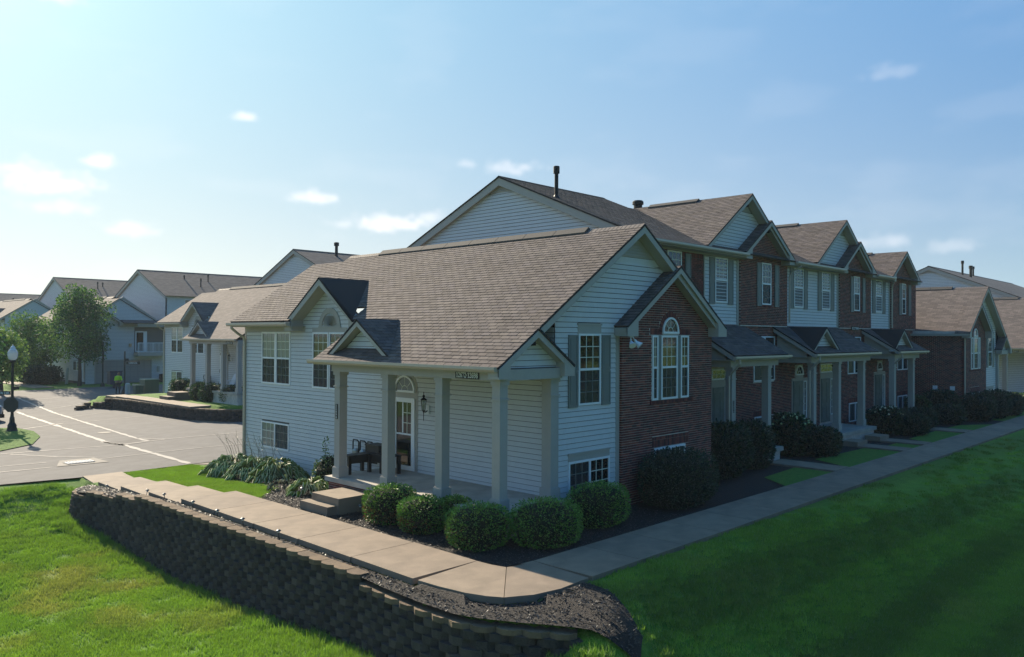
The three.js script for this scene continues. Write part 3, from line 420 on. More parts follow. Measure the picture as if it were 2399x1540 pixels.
// brick and siding front of the tall units
function unitFronts(H, P) {
  const v = 2.6, f = wallMap('v', v, -1), fb = wallMap('v', 2.5, -1);
  const wl = sheathe(H, f, [[7.36, -1], [35.3, -1], [35.3, 4.6], [7.36, 4.6]], 'brick_wall', M.mortar);
  const holes = [{ a0: 12.05, a1: 13.4, y0: -0.1, y1: 2.8 }, { a0: 15.4, a1: 17.28, y0: 2.1, y1: 4.03 }, { a0: 15.5, a1: 17.15, y0: -0.3, y1: 0.73 }, { a0: 18.95, a1: 20.58, y0: -0.1, y1: 2.15 }, { a0: 19.3, a1: 20.14, y0: 2.15, y1: 2.74 }, { a0: 21.95, a1: 23.55, y0: -0.1, y1: 2.77 }, { a0: 25.25, a1: 26.95, y0: 2.12, y1: 4.0 }, { a0: 25.44, a1: 26.96, y0: -0.25, y1: 0.7 }, { a0: 28.85, a1: 30.55, y0: -0.1, y1: 2.12 }, { a0: 29.35, a1: 30.12, y0: 2.12, y1: 2.74 }, { a0: 32.4, a1: 34.14, y0: 2.12, y1: 4.0 }, { a0: 32.48, a1: 34.03, y0: -0.25, y1: 0.68 }];
  bricks(P, wl, f, () => [7.37, 35.3], -0.7, 4.55, holes);
  // lower windows: pairs, and sliders at floor level
  for (const [a, b] of [[15.4, 17.28], [25.25, 26.95], [32.4, 34.14]]) { const m = (a + b) / 2; win(H, f, a, m - 0.03, 2.14, 4.0, { grilles: false, mat: M.glassBlind, low: M.glassBlind }); win(H, f, m + 0.03, b, 2.14, 4.0, { grilles: false }); trimBox(H, f, m - 0.03, m + 0.03, 2.14, 4.0, 0, 0.04, 'mullion', M.white); }
  for (const [a, b] of [[15.5, 17.15], [25.44, 26.96], [32.48, 34.03]]) { win(H, f, a, b, -0.24, 0.7, { type: 'slider', grilles: false, mat: M.glassBlind }); soldiers(P, wl, f, a - 0.05, b + 0.1, 0.71, 0.91); }
  // doors
  const door = (a0, a1, top, lite, light) => {
    const g = new G(); bar(g, f, a0, a1, -0.02, top, 0, 0.03); const s = g.build('door_surround', M.trim, H); const b = 0.032, w = (a1 - a0) * 0.62; const d = new G(); bar(d, f, a0 + 0.08, a0 + 0.08 + w, 0, top - 0.1, b, b + 0.03);
    for (const [p, q] of [[0.15, 0.75], [0.9, 1.85]]) for (const k of [0, 1]) bar(d, f, a0 + 0.18 + k * w * 0.48, a0 + 0.18 + k * w * 0.48 + w * 0.34, p, q, b + 0.03, b + 0.042); const m = d.build('front_door', M.door, H); new G().lathe(...f(a0 + w, 0, 0.1).slice(0, 2), [[0.001, 0.98], [0.03, 1.0], [0.03, 1.03], [0.001, 1.05]], 8).build('door_knob', M.galv, m);
    if (lite) { const x = a0 + 0.08 + w + 0.06; const q = win(H, f, x, x + 0.27, 0.3, top - 0.12, { type: 'fix', cols: 1, rows: 5, base: 0.03, w: 0.04 }); q.name = 'sidelight'; }
    if (light === 'transom') { const q = win(H, f, a0, a1, top + 0.18, top + 0.6, { type: 'fix', cols: 4, rows: 2, base: 0 }); q.name = 'transom_window'; trimBox(H, f, a0, a1, top, top + 0.179, 0, 0.035, 'door_head'); }
    else { const c = lerp(a0, a1, 0.48); trimBox(H, f, c - 0.38, c + 0.38, top, top + 0.17, 0, 0.03, 'door_head'); arch(H, f, c, top + 0.2, 0.39, 0, M.glass, 1); }
    return s;
  };
  door(12.05, 13.4, 2.15, true, 'transom'); door(18.97, 20.56, 2.13, true, 'arch'); door(21.97, 23.55, 2.13, true, 'transom'); door(28.87, 30.53, 2.1, true, 'arch');
  // upper storey: panels of siding and brick bays
  const top = 7.2; const up = sheathe(H, f, [[7.36, 4.4], [35.3, 4.4], [35.3, top], [7.36, top]]);
  for (const [a, b] of [[11.48, 14.13], [18.35, 24.05], [28.2, 31.2]]) { siding(P, up, f, () => [a, b - 0.02], 4.42, 7.0); trimBox(H, f, b - 0.16, b, 4.42, 7.0, 0.0, 0.045, 'corner_board'); trimBox(H, f, a, a + 0.08, 4.42, 7.0, 0.0, 0.03, 'corner_board'); }
  bricks(P, up, f, () => [7.4, 11.47], 4.45, 6.85, [{ a0: 9.0, a1: 9.95, y0: 5.3, y1: 7.05 }]); soldiers(P, up, f, 7.4, 11.47, 6.85, 7.05);
  const W = (a, b, y0, y1, ff, mat, sl, sr, base = 0) => { win(H, ff, a, b, y0, y1, { mat, base }); if (sl) shutter(H, ff, sl[0], sl[1], y0 - 0.07, y1 - 0.03); if (sr) shutter(H, ff, sr[0], sr[1], y0 - 0.07, y1 - 0.03); };
  W(9.02, 9.93, 5.3, 7.0, f, M.glass, [8.6, 8.98], [10.18, 10.55]);
  W(12.3, 13.24, 5.28, 7.0, f, M.glass, [11.88, 12.27], [13.27, 13.68]); W(19.15, 20.1, 5.29, 7.03, f, M.glass, [18.72, 19.12], [20.14, 20.53]); W(22.1, 23.07, 5.28, 7.05, f, M.glass, [21.66, 22.07], [23.1, 23.53]); W(29.03, 30.0, 5.32, 7.04, f, M.glass, [28.57, 29.0], [30.05, 30.47]);
  trimBox(H, f, 7.4, 35.2, 7.02, 7.2, 0.0, 0.06, 'frieze_board');
  const bay = (a, b, pk, yp, hw, wa, wb, sl, sr, simple) => {
    const hy = y => (yp - 0.16 - y) / 0.675, w = sheathe(H, fb, [[a, 4.4], [b, 4.4], [b, 7.25], [pk, yp - 0.1], [a, 7.25]], 'brick_wall', M.mortar, 0.11);
    bricks(P, w, fb, y => y < 7.2 ? [a, b] : (y < yp - 0.25 ? [Math.max(a, pk - hy(y)), Math.min(b, pk + hy(y))] : null), 4.45, yp - 0.25, [{ a0: wa, a1: wb, y0: 5.3, y1: 7.04 }]); bricks(P, w, wallMap('u', a, -1), () => [2.5, 2.6], 4.45, 7.1);
    win(H, fb, wa, wb, 5.3, 7.03, { mat: M.glass }); shutter(H, fb, sl[0], sl[1], 5.23, 7.0); shutter(H, fb, sr[0], sr[1], 5.23, 7.0); soldiers(P, w, fb, wa - 0.05, wb + 0.05, 5.18, 5.285, 0.03);
    const e = 2.1, lo = yp - 0.66 * hw, rf = new G().box(pk - 0.03, pk + 0.03, e + 0.1, 2.6, yp - 0.5, yp - 0.4).build('bay_gable_roof', M.roofEdge, H), back = simple ? 7 : 2.9;
    slope(P, rf, [[pk - hw, back, lo], [pk - hw, e, lo], [pk, e, yp], [pk, back, yp]], true); slope(P, rf, [[pk + hw, e, lo], [pk + hw, back, lo], [pk, back, yp], [pk, e, yp]], !!simple);
    for (const s of [-1, 1]) rake(H, [pk + s * hw, e - 0.02, lo], [pk, e - 0.02, yp], [0, 0.42, 0], 0.17, 0.5);
  };
  bay(14.14, 18.3, 16.05, 8.74, 2.17, 15.9, 16.72, [15.46, 15.87], [17.05, 17.44]); bay(24.06, 28.15, 25.72, 8.73, 2.12, 25.75, 26.52, [25.33, 25.73], [26.9, 27.28]); bay(31.22, 35.3, 32.6, 8.78, 2.28, 32.84, 33.48, [32.36, 32.8], [33.92, 34.36], true);
  // big cross gables above the eave
  for (const [pk, yp, hw] of [[14.54, 9.65, 3.44], [24.14, 9.64, 3.36]]) {
    const e = 2.18, lo = yp - 0.675 * hw, back = 7.9, rf = new G().box(pk - 0.04, pk + 0.04, e + 0.2, back, yp - 0.5, yp - 0.4).build('cross_gable_roof', M.roofEdge, H);
    slope(P, rf, [[pk - hw, back, lo], [pk - hw, e, lo], [pk, e, yp], [pk, back, yp]], true); slope(P, rf, [[pk + hw, e, lo], [pk + hw, back, lo], [pk, back, yp], [pk, e, yp]], false);
    const w = sheathe(H, f, [[pk - hw + 0.2, 7.2], [pk + hw - 0.2, 7.2], [pk, yp - 0.1]]), h = y => (yp - 0.2 - y) / 0.675; siding(P, w, f, y => y > 8.95 ? null : [pk - h(y), Math.min(pk + h(y), pk + 1.7)], 7.28, 8.96); gableVent(H, f, pk, 8.97, 0.62, 0.675);
    for (const s of [-1, 1]) rake(H, [pk + s * hw, e - 0.02, lo], [pk, e - 0.02, yp], [0, 0.42, 0], 0.17);
    const rv = new G(); rv.prism([[pk - 0.2, 4.6, yp - 0.12], [pk - 0.2, 4.6, yp - 0.05], [pk, 4.6, yp + 0.08], [pk + 0.2, 4.6, yp - 0.05], [pk + 0.2, 4.6, yp - 0.12]].reverse(), [0, 2.4, 0]); rv.build('ridge_vent', M.ventCap, H);
  }
  { const rv = new G(); rv.prism([[32.4, 4.0, 8.66], [32.4, 4.0, 8.73], [32.6, 4.0, 8.86], [32.8, 4.0, 8.73], [32.8, 4.0, 8.66]].reverse(), [0, 2.2, 0]); rv.build('ridge_vent', M.ventCap, H); }
  for (const [a, b] of [[7.05, 13.9], [18.2, 23.6], [27.8, 30.4]]) { gutter(H, [a, 2.08, 7.1], [b, 2.08, 7.1], [0, -1, 0]); new G().box(a, b, 2.08, 2.6, 7.06, 7.09).build('soffit', M.trim, H); }
  downspout(H, [[18.6, 2.0, 7.12], [18.6, 2.0, 7.0], [18.42, 2.35, 6.8], [18.4, 2.44, 6.6], [18.4, 2.44, 4.6]]); downspout(H, [[30.2, 2.0, 7.12], [30.2, 2.0, 7.0], [31.1, 2.4, 6.85], [31.15, 2.44, 6.6], [31.15, 2.44, 4.5]]);
  // entrance porches
  for (const [a, b, gcx, cols] of [[10.4, 14.6, 0, [10.9, 13.65]], [17.1, 24.2, 18.65, [17.75, 20.35, 23.2]], [27.0, 31.3, 28.35, [27.35, 30.2]]]) {
    const e = 0.72, lo = 3.32, hi = 4.42, k = (hi - lo) / (2.6 - e), rf = new G().box(a + 0.3, b - 0.3, 2.45, 2.55, hi - 0.4, hi - 0.3).build('porch_roof', M.roofEdge, H);
    slope(P, rf, [[a, e, lo], [b, e, lo], [b, 2.6, hi], [a, 2.6, hi]], true);
    for (const x of [a - 0.015, b + 0.015]) rake(H, [x, e, lo - 0.01], [x, 2.55, hi - 0.02], [x < (a + b) / 2 ? 0.1 : -0.1, 0, 0], 0.17);
    gutter(H, [a - 0.1, e + 0.02, lo - 0.15], [b + 0.1, e + 0.02, lo - 0.15], [0, -1, 0]); new G().box(a, b, e + 0.02, e + 0.05, lo - 0.18, lo - 0.03).build('fascia', M.trim, H);
    const g = new G(); g.box(a + 0.25, b - 0.25, 1.02, 1.28, 2.9, 3.14); g.box(a + 0.25, a + 0.5, 1.28, 2.58, 2.9, 3.14); g.box(b - 0.5, b - 0.25, 1.28, 2.58, 2.9, 3.14); g.build('porch_beam', M.trim, H); new G().box(a + 0.05, b - 0.05, e + 0.05, 2.58, 3.14, 3.165).build('porch_ceiling', M.trim, H);
    for (const s of [a + 0.26, b - 0.28]) { const t = new G(); t.prism([[s, 1.2, 3.166], [s, 2.5, 3.166], [s, 2.5, 4.2], [s, 1.25, 3.45]], [0.02, 0, 0]); t.build('porch_end_panel', M.trim, H); }
    for (const x of cols) column(H, x, 1.16, -0.1, 2.9, 0.26);
    const s = new G(); s.col = lin('#aaa59c'); s.box(a + 0.0, b - 0.9, 0.5, 2.58, -0.25, -0.1); s.build('porch_slab', M.concrete, H); new G().box(a + 0.1, b - 1, 0.6, 2.58, -0.8, -0.251).build('porch_base', M.mortar, H);
    downspout(H, [[a + 0.25, 0.66, lo - 0.14], [a + 0.25, 0.66, lo - 0.3], [a + 0.28, 1.0, lo - 0.62], [a + 0.28, 1.1, lo - 0.75], [a + 0.28, 1.1, -0.3]]);
    if (gcx) { const c = gcx, py = 4.41, l2 = 3.42, hw = 1.42, q = 0.9, ub = y => e + (y - lo) / k; const r2 = new G().box(c - 0.03, c + 0.03, 1.2, 2.4, py - 0.35, py - 0.28).build('porch_gable_roof', M.roofEdge, H);
      slope(P, r2, [[c - hw, ub(l2), l2], [c - hw, q, l2], [c, q, py], [c, 2.58, py]], true); slope(P, r2, [[c + hw, q, l2], [c + hw, ub(l2), l2], [c, 2.58, py], [c, q, py]], true); for (const s2 of [-1, 1]) rake(H, [c + s2 * hw, q - 0.02, l2], [c, q - 0.02, py], [0, 0.28, 0], 0.12);
      const fp = wallMap('v', q + 0.26, -1), w2 = sheathe(H, fp, [[c - 1.05, 3.5], [c + 1.05, 3.5], [c, 4.24]]); siding(P, w2, fp, y => [c - (4.24 - y) / 0.69, c + (4.24 - y) / 0.69], 3.58, 4.18); }
  }
}
// garage end of the mirrored house across the street
function garageFace(H, P) {
  const v = 15.35, f = wallMap('v', v, 1), w = sheathe(H, f, [[-0.0, -1.5], [7.3, -1.5], [7.3, 4.3], [3.3, 6.9], [0, 4.7]]);
  siding(P, w, f, y => y > 6.7 ? null : [Math.max(0.02, 3.3 - (6.84 - y) / K), Math.min(7.28, 3.3 + (6.84 - y) / K)], -1.4, 6.7, [{ a0: 0.92, a1: 6.0, y0: -1.5, y1: 0.86 }, { a0: 4.4, a1: 7.25, y0: 1.55, y1: 4.1 }]);
  const bar2 = (n, m, a0, a1, y0, y1, o0, o1, par = H) => { const g = new G(); bar(g, f, a0, a1, y0, y1, o0, o1); return g.build(n, m, par); };
  const gd = bar2('garage_door', std('#8f8a86'), 0.92, 6.0, -1.3, 0.84, 0, 0.012); for (let r = 0; r < 4; r++) for (let c = 0; c < 8; c++) bar2('door_panel', std('#97918c'), 0.98 + c * 0.63, 0.98 + c * 0.63 + 0.55, -1.24 + r * 0.52, -1.24 + r * 0.52 + 0.44, 0.012, 0.03, gd);
  for (const [a, b] of [[0.82, 0.92], [6.0, 6.1]]) bar2('door_casing', M.trim, a, b, -1.3, 0.94, 0, 0.05); bar2('door_casing', M.trim, 0.92, 6.0, 0.84, 0.94, 0, 0.05);
  bar2('balcony_recess', std('#6d6862'), 4.4, 7.25, 1.6, 4.1, 0, 0.006); const bd = bar2('balcony_door', M.white, 4.5, 5.6, 1.65, 3.66, 0.006, 0.04); sash(bd, f, 4.6, 5.25, 1.75, 3.55, 1, 1, 0.05, M.glass);
  bar2('balcony_floor', M.trim, 4.38, 7.3, 1.26, 1.6, 0, 0.95); bar2('balcony_beam', M.trim, 3.0, 7.3, 4.1, 4.45, 0, 0.12); bar2('balcony_beam', M.trim, 4.38, 7.3, 4.12, 4.42, 0.7, 0.85);
  const rl = bar2('balcony_railing', M.white, 4.42, 7.28, 2.5, 2.56, 0.86, 0.92); bar2('bottom_rail', M.white, 4.42, 7.28, 1.66, 1.7, 0.87, 0.91, rl); for (let i = 0; i <= 22; i++) { const a = 4.44 + i * 0.128, t = i % 11 ? 0.016 : 0.04; bar2('baluster', M.white, a - t, a + t, 1.6, 2.5, 0.875, 0.905, rl); }
  { const rf = new G().box(4.38, 7.34, v, v + 0.9, 4.42, 4.44).build('balcony_roof', M.roofEdge, H); slope(P, rf, [[7.4, v + 0.95, 4.46], [3.1, v + 0.95, 4.46], [3.1, v + 0.02, 4.75], [7.4, v + 0.02, 4.75]], false); }
  { const c = 1.45, py = 5.68, hw = 1.85, lo = py - hw * K, e = v + 0.42, rf = new G().box(c - 0.03, c + 0.03, v, v + 0.3, py - 0.4, py - 0.3).build('bay_gable_roof', M.roofEdge, H); slope(P, rf, [[c + hw, v, lo], [c + hw, e, lo], [c, e, py], [c, v, py]], false); slope(P, rf, [[c - hw, e, lo], [c - hw, v, lo], [c, v, py], [c, e, py]], false); for (const s of [-1, 1]) rake(H, [c + s * hw, e + 0.02, lo], [c, e + 0.02, py], [0, -0.4, 0], 0.17, 0.4); }
  for (const s of [-1, 1]) rake(H, [s < 0 ? -0.58 : 7.3, 15.47, roofY(s < 0 ? -0.58 : 7.3) - 0.01], [AXR, 15.47, YR - 0.01], [0, -0.12, 0], 0.22);
  bar2('vent_hood', std('#c9a57c'), 3.9, 4.12, 2.15, 2.46, 0.0, 0.16); bar2('electric_meter', M.galv, 6.6, 6.82, -0.3, 0.2, 0, 0.14);
  new G().tube([f(3.5, 1.0, 0.0), f(3.5, 1.05, 0.14), f(3.5, 1.3, 0.16)], [0.03, 0.07, 0.02], 8).build('wall_lamp', M.blackMetal, H);
  downspout(H, [[7.36, v + 0.08, 4.2], [7.36, v + 0.08, -1.2]]);
}
// ------------------------------------------------------------------ land
const tab = (T, x) => { for (let i = 0; i + 1 < T.length; i++) if (x <= T[i + 1][0]) return lerp(T[i][1], T[i + 1][1], clamp((x - T[i][0]) / (T[i + 1][0] - T[i][0]), 0, 1)); return T[T.length - 1][1]; };
const WALL = [[-5.3, 15.62], [-5.62, 15.55], [-5.9, 15.3], [-6.12, 14.9], [-6.2, 14.4], [-6.12, 13.8], [-5.97, 13.0], [-5.88, 12], [-5.85, 10], [-5.82, 5], [-5.85, 0], [-5.95, -1], [-6.0, -2.0], [-5.97, -2.9], [-5.85, -3.33], [-5.64, -3.72], [-5.43, -4.11], [-5.19, -4.49], [-4.92, -4.84], [-4.72, -5.08]];
const WIN = WALL.map(([u, v], i) => { const a = WALL[Math.max(0, i - 1)], b = WALL[Math.min(WALL.length - 1, i + 1)], l = Math.hypot(b[0] - a[0], b[1] - a[1]); return [u - (b[1] - a[1]) / l * 0.2, v + (b[0] - a[0]) / l * 0.2]; });
const BED2 = [...WIN.slice(0, 18).map(p => [p[0] - 0.13, p[1] - 0.02]), [-4.85, -4.95], [-4.55, -5.7], [-3.9, -5.3], [-3.55, -4.75], [-3.3, -4.2], [-3.25, -3.7], [-3.3, -3.56], [-3.9, -3.6], [-4.5, -3.47], [-5.0, -3.2], [-5.16, -2.9], [-5.3, -2.5], [-5.4, -1.9], [-5.43, -1.3], [-5.31, 8.9], [-5.2, 14.6]];
const YARD = [...WIN, [-3.0, -3.6], [70, -3.6], [70, 17.7], [-5.0, 17.7]];
const inside = (P, u, v) => { let c = false; for (let i = 0, j = P.length - 1; i < P.length; j = i++) if ((P[i][1] > v) !== (P[j][1] > v) && u < (P[j][0] - P[i][0]) * (v - P[i][1]) / (P[j][1] - P[i][1]) + P[i][0]) c = !c; return c; };
const segD = (a, b, u, v) => { const x = b[0] - a[0], y = b[1] - a[1], t = clamp(((u - a[0]) * x + (v - a[1]) * y) / (x * x + y * y), 0, 1); return Math.hypot(u - a[0] - t * x, v - a[1] - t * y); };
const yard = (u, v) => inside(BED2, u, v) && v > -3.6 && v <= 8.95 ? -0.76 : u < -5.3 && v > -1.5 ? (v < 8.95 ? -0.74 : lerp(-0.74, -1.12, clamp((v - 8.95) / 5.5, 0, 1))) : v < -2.5 && u < -4.4 ? -0.74 : v < 6 ? -0.64 : lerp(-0.64, -1.13, clamp((v - 6) / 11.5, 0, 1));
const LOW = [[-40, -2.9], [-15, -2.25], [-8, -2.05], [-5, -1.8], [-3, -1.92], [0, -1.98], [0.8, -2.0], [3.9, -2.22], [7.7, -2.33], [10.4, -2.22], [13.5, -2.0], [15.5, -1.72], [17.2, -1.24], [18.2, -1.13]];
const lower = (u, v) => tab(LOW, v) - 0.015 * clamp(-6 - u, 0, 30) * clamp((17 - v) / 6, 0, 1) + 0.09 * (fbm(u * 0.5 + 9, v * 0.5, 3) - 0.5) * clamp((17 - v) / 4, 0, 1);
const bank = (u, v) => -0.61 - lerp(1.5, 0.85, sst(-2, 9, u)) * sst(-3.5, -7.2, v) + 0.05 * (fbm(u * 0.3, v * 0.3, 3) - 0.5) * sst(-3.6, -6, v) - 0.012 * Math.max(0, -8 - v);
const street = (u, v) => v < 44 ? -1.14 : lerp(-1.14, -0.76, clamp((v - 44) / 17, 0, 1)) + (v > 62 ? 0.0 : 0);
const WALLB = [[3.6, 44.4], [4.6, 45.2], [5.45, 43.8], [5.75, 41.5], [5.85, 38], [5.9, 35.5], [6.1, 33.4], [6.6, 31.9], [7.4, 30.9], [8.6, 30.4], [12, 30.2], [24, 30.2]];
const YARDB = [...WALLB.slice(2).map(([u, v]) => [u + 0.75, v + 0.7]), [60, 30.4], [60, 49.5], [5.6, 49.5]];
function ht(u, v) {
  if (v > 17.7) { if (inside(YARDB, u, v)) return lerp(-0.34, -0.5, clamp((v - 42) / 6, 0, 1)) - (v > 48.4 ? 0.3 : 0); return street(u, v); }
  const up = yard(u, v); if (inside(YARD, u, v)) return up;
  let d = 1e9, w = 0.06; for (let i = 0; i + 1 < WIN.length; i++) { const q = segD(WIN[i], WIN[i + 1], u, v); if (q < d) d = q; }
  const d2 = segD(WIN[WIN.length - 1], [-3.0, -3.6], u, v), e = v < -3.5 ? sst(-4.6, -2.6, u) : 0;
  const out = lerp(lower(u, v), bank(u, v), e), edge = Math.max(1 - sst(0, w, d), v < -3.4 ? 1 - sst(0, 1.7, d2) : 0);
  return lerp(out, up, clamp(edge, 0, 1));
}
{ // one sheet of ground out to the horizon
  const axis = L => { const o = []; for (const [a, b, s] of L) for (let x = a; x < b - 1e-6; x += s) o.push(x); o.push(L[L.length - 1][1]); return o; };
  const U = axis([[-1500, -300, 300], [-300, -60, 40], [-60, -18, 3], [-18, -7, 0.4], [-7, -2, 0.12], [-2, 14, 0.5], [14, 60, 1.5], [60, 300, 40], [300, 1500, 300]]), Vv = axis([[-1500, -300, 300], [-300, -60, 40], [-60, -16, 2], [-16, -6, 0.5], [-6, 17, 0.16], [17, 50, 0.5], [50, 80, 2], [80, 300, 40], [300, 1500, 300]]);
  const pos = [], col = [], uv = [], idx = []; const A = lin('#669420'), B = lin('#7ea82a'), D = lin('#487f1c'), Y = lin('#9ca43c');
  for (const v of Vv) for (const u of U) {
    const y = ht(u, v); pos.push(u, y, -v); uv.push(u, v);
    const n = fbm(u * 0.35 + 5, v * 0.35, 4), m = fbm(u * 1.7, v * 1.7 + 8, 3), s = v < -3.4 && u > -3 ? 0.86 + 0.24 * sst(-0.25, 0.25, Math.sin((v + 0.06 * u) * 3.0 + 1.2 * fbm(u * 0.1, v * 0.1, 2))) : 1;
    let c = [0, 1, 2].map(k => lerp(lerp(A[k], B[k], n), D[k], m * 0.6)); const dry = sst(0.55, 0.8, fbm(u * 0.5 + 60, v * 0.5, 4)) * (u < -5 && v < 12 ? 0.8 : 0.25); c = c.map((x, k) => lerp(x, Y[k], dry) * s * 0.72); col.push(...c);
  }
  const w = U.length; for (let j = 0; j + 1 < Vv.length; j++) for (let i = 0; i + 1 < w; i++) { const a = j * w + i; idx.push(a, a + 1, a + w + 1, a, a + w + 1, a + w); }
  const g = new THREE.BufferGeometry(); g.setAttribute('position', new THREE.Float32BufferAttribute(pos, 3)); g.setAttribute('color', new THREE.Float32BufferAttribute(col, 3)); g.setAttribute('uv', new THREE.Float32BufferAttribute(uv, 2)); g.setIndex(idx); g.computeVertexNormals();
  const m = new THREE.Mesh(g, vc({ roughness: 1, map: rep(grain, 1.3), bumpMap: rep(rough2, 1.5), bumpScale: 0.03 })); m.receiveShadow = m.castShadow = true; ground_(m, 'ground');
}
// a sheet over an outline, following the land
function sheet(name, out, lift, mat, cell = 0.5, hf = ht, col) {
  const us = out.map(p => p[0]), vs = out.map(p => p[1]), g = new G();
  for (let u = Math.floor(Math.min(...us) / cell) * cell; u < Math.max(...us); u += cell) for (let v = Math.floor(Math.min(...vs) / cell) * cell; v < Math.max(...vs); v += cell) {
    let p = clipTo(out, [[u, v], [u + cell, v], [u + cell, v + cell], [u, v + cell]]); if (p.length < 3) continue; const q = p.map(([a, b]) => [a, b, hf(a, b) + lift]); if (col) g.col = col(u, v); g.poly(q);
  }
  return g.build(name, mat, null);
}
const flat = y => () => y;
const ASPH = std('#605e5d', { roughness: 0.93, map: rep(grain, 0.35), bumpMap: rep(fine, 2), bumpScale: 0.004 });
ground_(sheet('road', [[-120, 18.3], [-7.2, 18.1], [-5.1, 17.72], [-3.2, 17.72], [-0.9, 17.85], [80, 17.7], [80, 30], [12, 30.0], [8.4, 30.2], [7, 31], [6.2, 32.4], [5.75, 34], [5.65, 38], [5.5, 42], [5.1, 44.2], [4.4, 45.8], [5.2, 49.0], [9, 50.5], [80, 50.5], [80, 62], [9.2, 62], [8.4, 61.5], [-4, 61.5], [-120, 62]], 0.035, ASPH, 4), 'road');
const lineMat = std('#8d8882', { roughness: 0.8 });
const ribbon = (pts, w, y = 0.046) => { const g = new G(); for (let i = 0; i + 1 < pts.length; i++) { const a = pts[i], b = pts[i + 1], n = Math.max(1, Math.round(Math.hypot(b[0] - a[0], b[1] - a[1]) / 0.35)); const dx = b[1] - a[1], dy = a[0] - b[0], l = Math.hypot(dx, dy); let pr = null; for (let k = 0; k <= n; k++) { const t = k / n, ww = w * rr(0.55, 1.25) / 2, j = rr(-0.02, 0.02), u = lerp(a[0], b[0], t) + dx / l * j, v = lerp(a[1], b[1], t) + dy / l * j, q = [[u - dx / l * ww, v - dy / l * ww], [u + dx / l * ww, v + dy / l * ww]].map(c => [c[0], c[1], street(c[0], c[1]) + y]); if (pr) g.quad(pr[0], q[0], q[1], pr[1]); pr = q; } } return g; };
{ // sealed cracks, the patch and the drain pad: marks lying on the road
  const L = new THREE.Group(); L.name = 'crack_seal_lines'; L.userData.kind = 'structure'; scene.add(L);
  for (const [p, w] of [[[[2.75, 55], [1.2, 35.4], [0.6, 27.2], [0.62, 25.9]], 0.2], [[[0.25, 45.5], [-0.95, 26.5], [-0.75, 25.0], [-0.95, 17.95]], 0.24], [[[-30, 26.6], [-5.1, 25.8], [-1.05, 25.35], [1.5, 25.9], [5.4, 25.95], [30, 26.4]], 0.13], [[[-5.2, 25.5], [-4.0, 23.4], [-3.0, 22.2]], 0.1], [[[-14, 21.2], [-5.0, 20.7]], 0.12], [[[-14, 23.0], [-4.8, 22.1]], 0.08], [[[-3.0, 21.6], [0.5, 21.9], [12, 21.8]], 0.09], [[[-2.6, 34.8], [0.2, 36.6]], 0.14], [[[1.1, 36.5], [5.4, 37.9]], 0.08], [[[1.6, 40], [5.2, 42.4]], 0.08], [[[2.2, 46], [6.5, 49.5]], 0.08], [[[2.6, 52.5], [8.5, 55.5]], 0.1], [[[-1.1, 27.0], [-0.7, 25.0]], 0.2], [[[0.62, 27.2], [1.5, 25.9]], 0.12]]) ribbon(p, w).build('seal_line', lineMat, L);
  ground_(sheet('road_patch', [[-0.65, 25.05], [1.45, 25.95], [0.65, 27.1], [-0.95, 26.5]], 0.042, std('#5a5755', { roughness: 0.95, map: rep(grain, 0.5) }), 1), 'road_patch');
  ground_(sheet('drain_pad', [[-4.85, 20.7], [-3.0, 20.55], [-3.05, 22.1], [-4.3, 22.2]], 0.05, std('#8c857b', { roughness: 0.9, map: rep(grain, 0.6) }), 1), 'drain_pad');
  const gt = thing('drain_grate', 'pale slotted drain grate set in a concrete pad in the road', 'drain', [-3.9, 21.2, -1.08]); new G().box(-0.5, 0.5, -0.3, 0.3, -0.005, 0.006).build('frame', std('#6f6b66'), gt); for (let i = 0; i < 9; i++) new G().box(-0.46 + i * 0.11, -0.4 + i * 0.11, -0.27, 0.27, 0.006, 0.024).build('grate_bar', std('#d6d4cf'), gt);
  const mh = tag(new G().lathe(0.35, 30.6, [[0.34, -1.11], [0.34, -1.095], [0.3, -1.09], [0.001, -1.09]], 20).build('manhole_cover', std('#5c5650')), 'manhole_cover', 'round manhole cover beside the long white crack line in the road', 'manhole cover');
}
const CON = [lin('#8d7c69'), lin('#887866'), lin('#91806c'), lin('#857564')];
function slabs(root, list, th = 0.12) { list.forEach(([pts, y]) => { const g = new G(); g.col = shade(CON[Math.floor(rnd() * 4)], rr(0.94, 1.05)); const c = pts.reduce((a, p) => [a[0] + p[0] / pts.length, a[1] + p[1] / pts.length], [0, 0]); const P2 = pts.map(([u, v]) => { const d = Math.hypot(u - c[0], v - c[1]); return [u + (c[0] - u) / d * 0.011, v + (c[1] - v) / d * 0.011, y]; }); let ar = 0; P2.forEach((a, i) => { const b = P2[(i + 1) % P2.length]; ar += a[0] * b[1] - a[1] * b[0]; }); if (ar < 0) P2.reverse(); g.prism(P2, [0, 0, -th]); g.build('slab', M.concrete, root); }); }
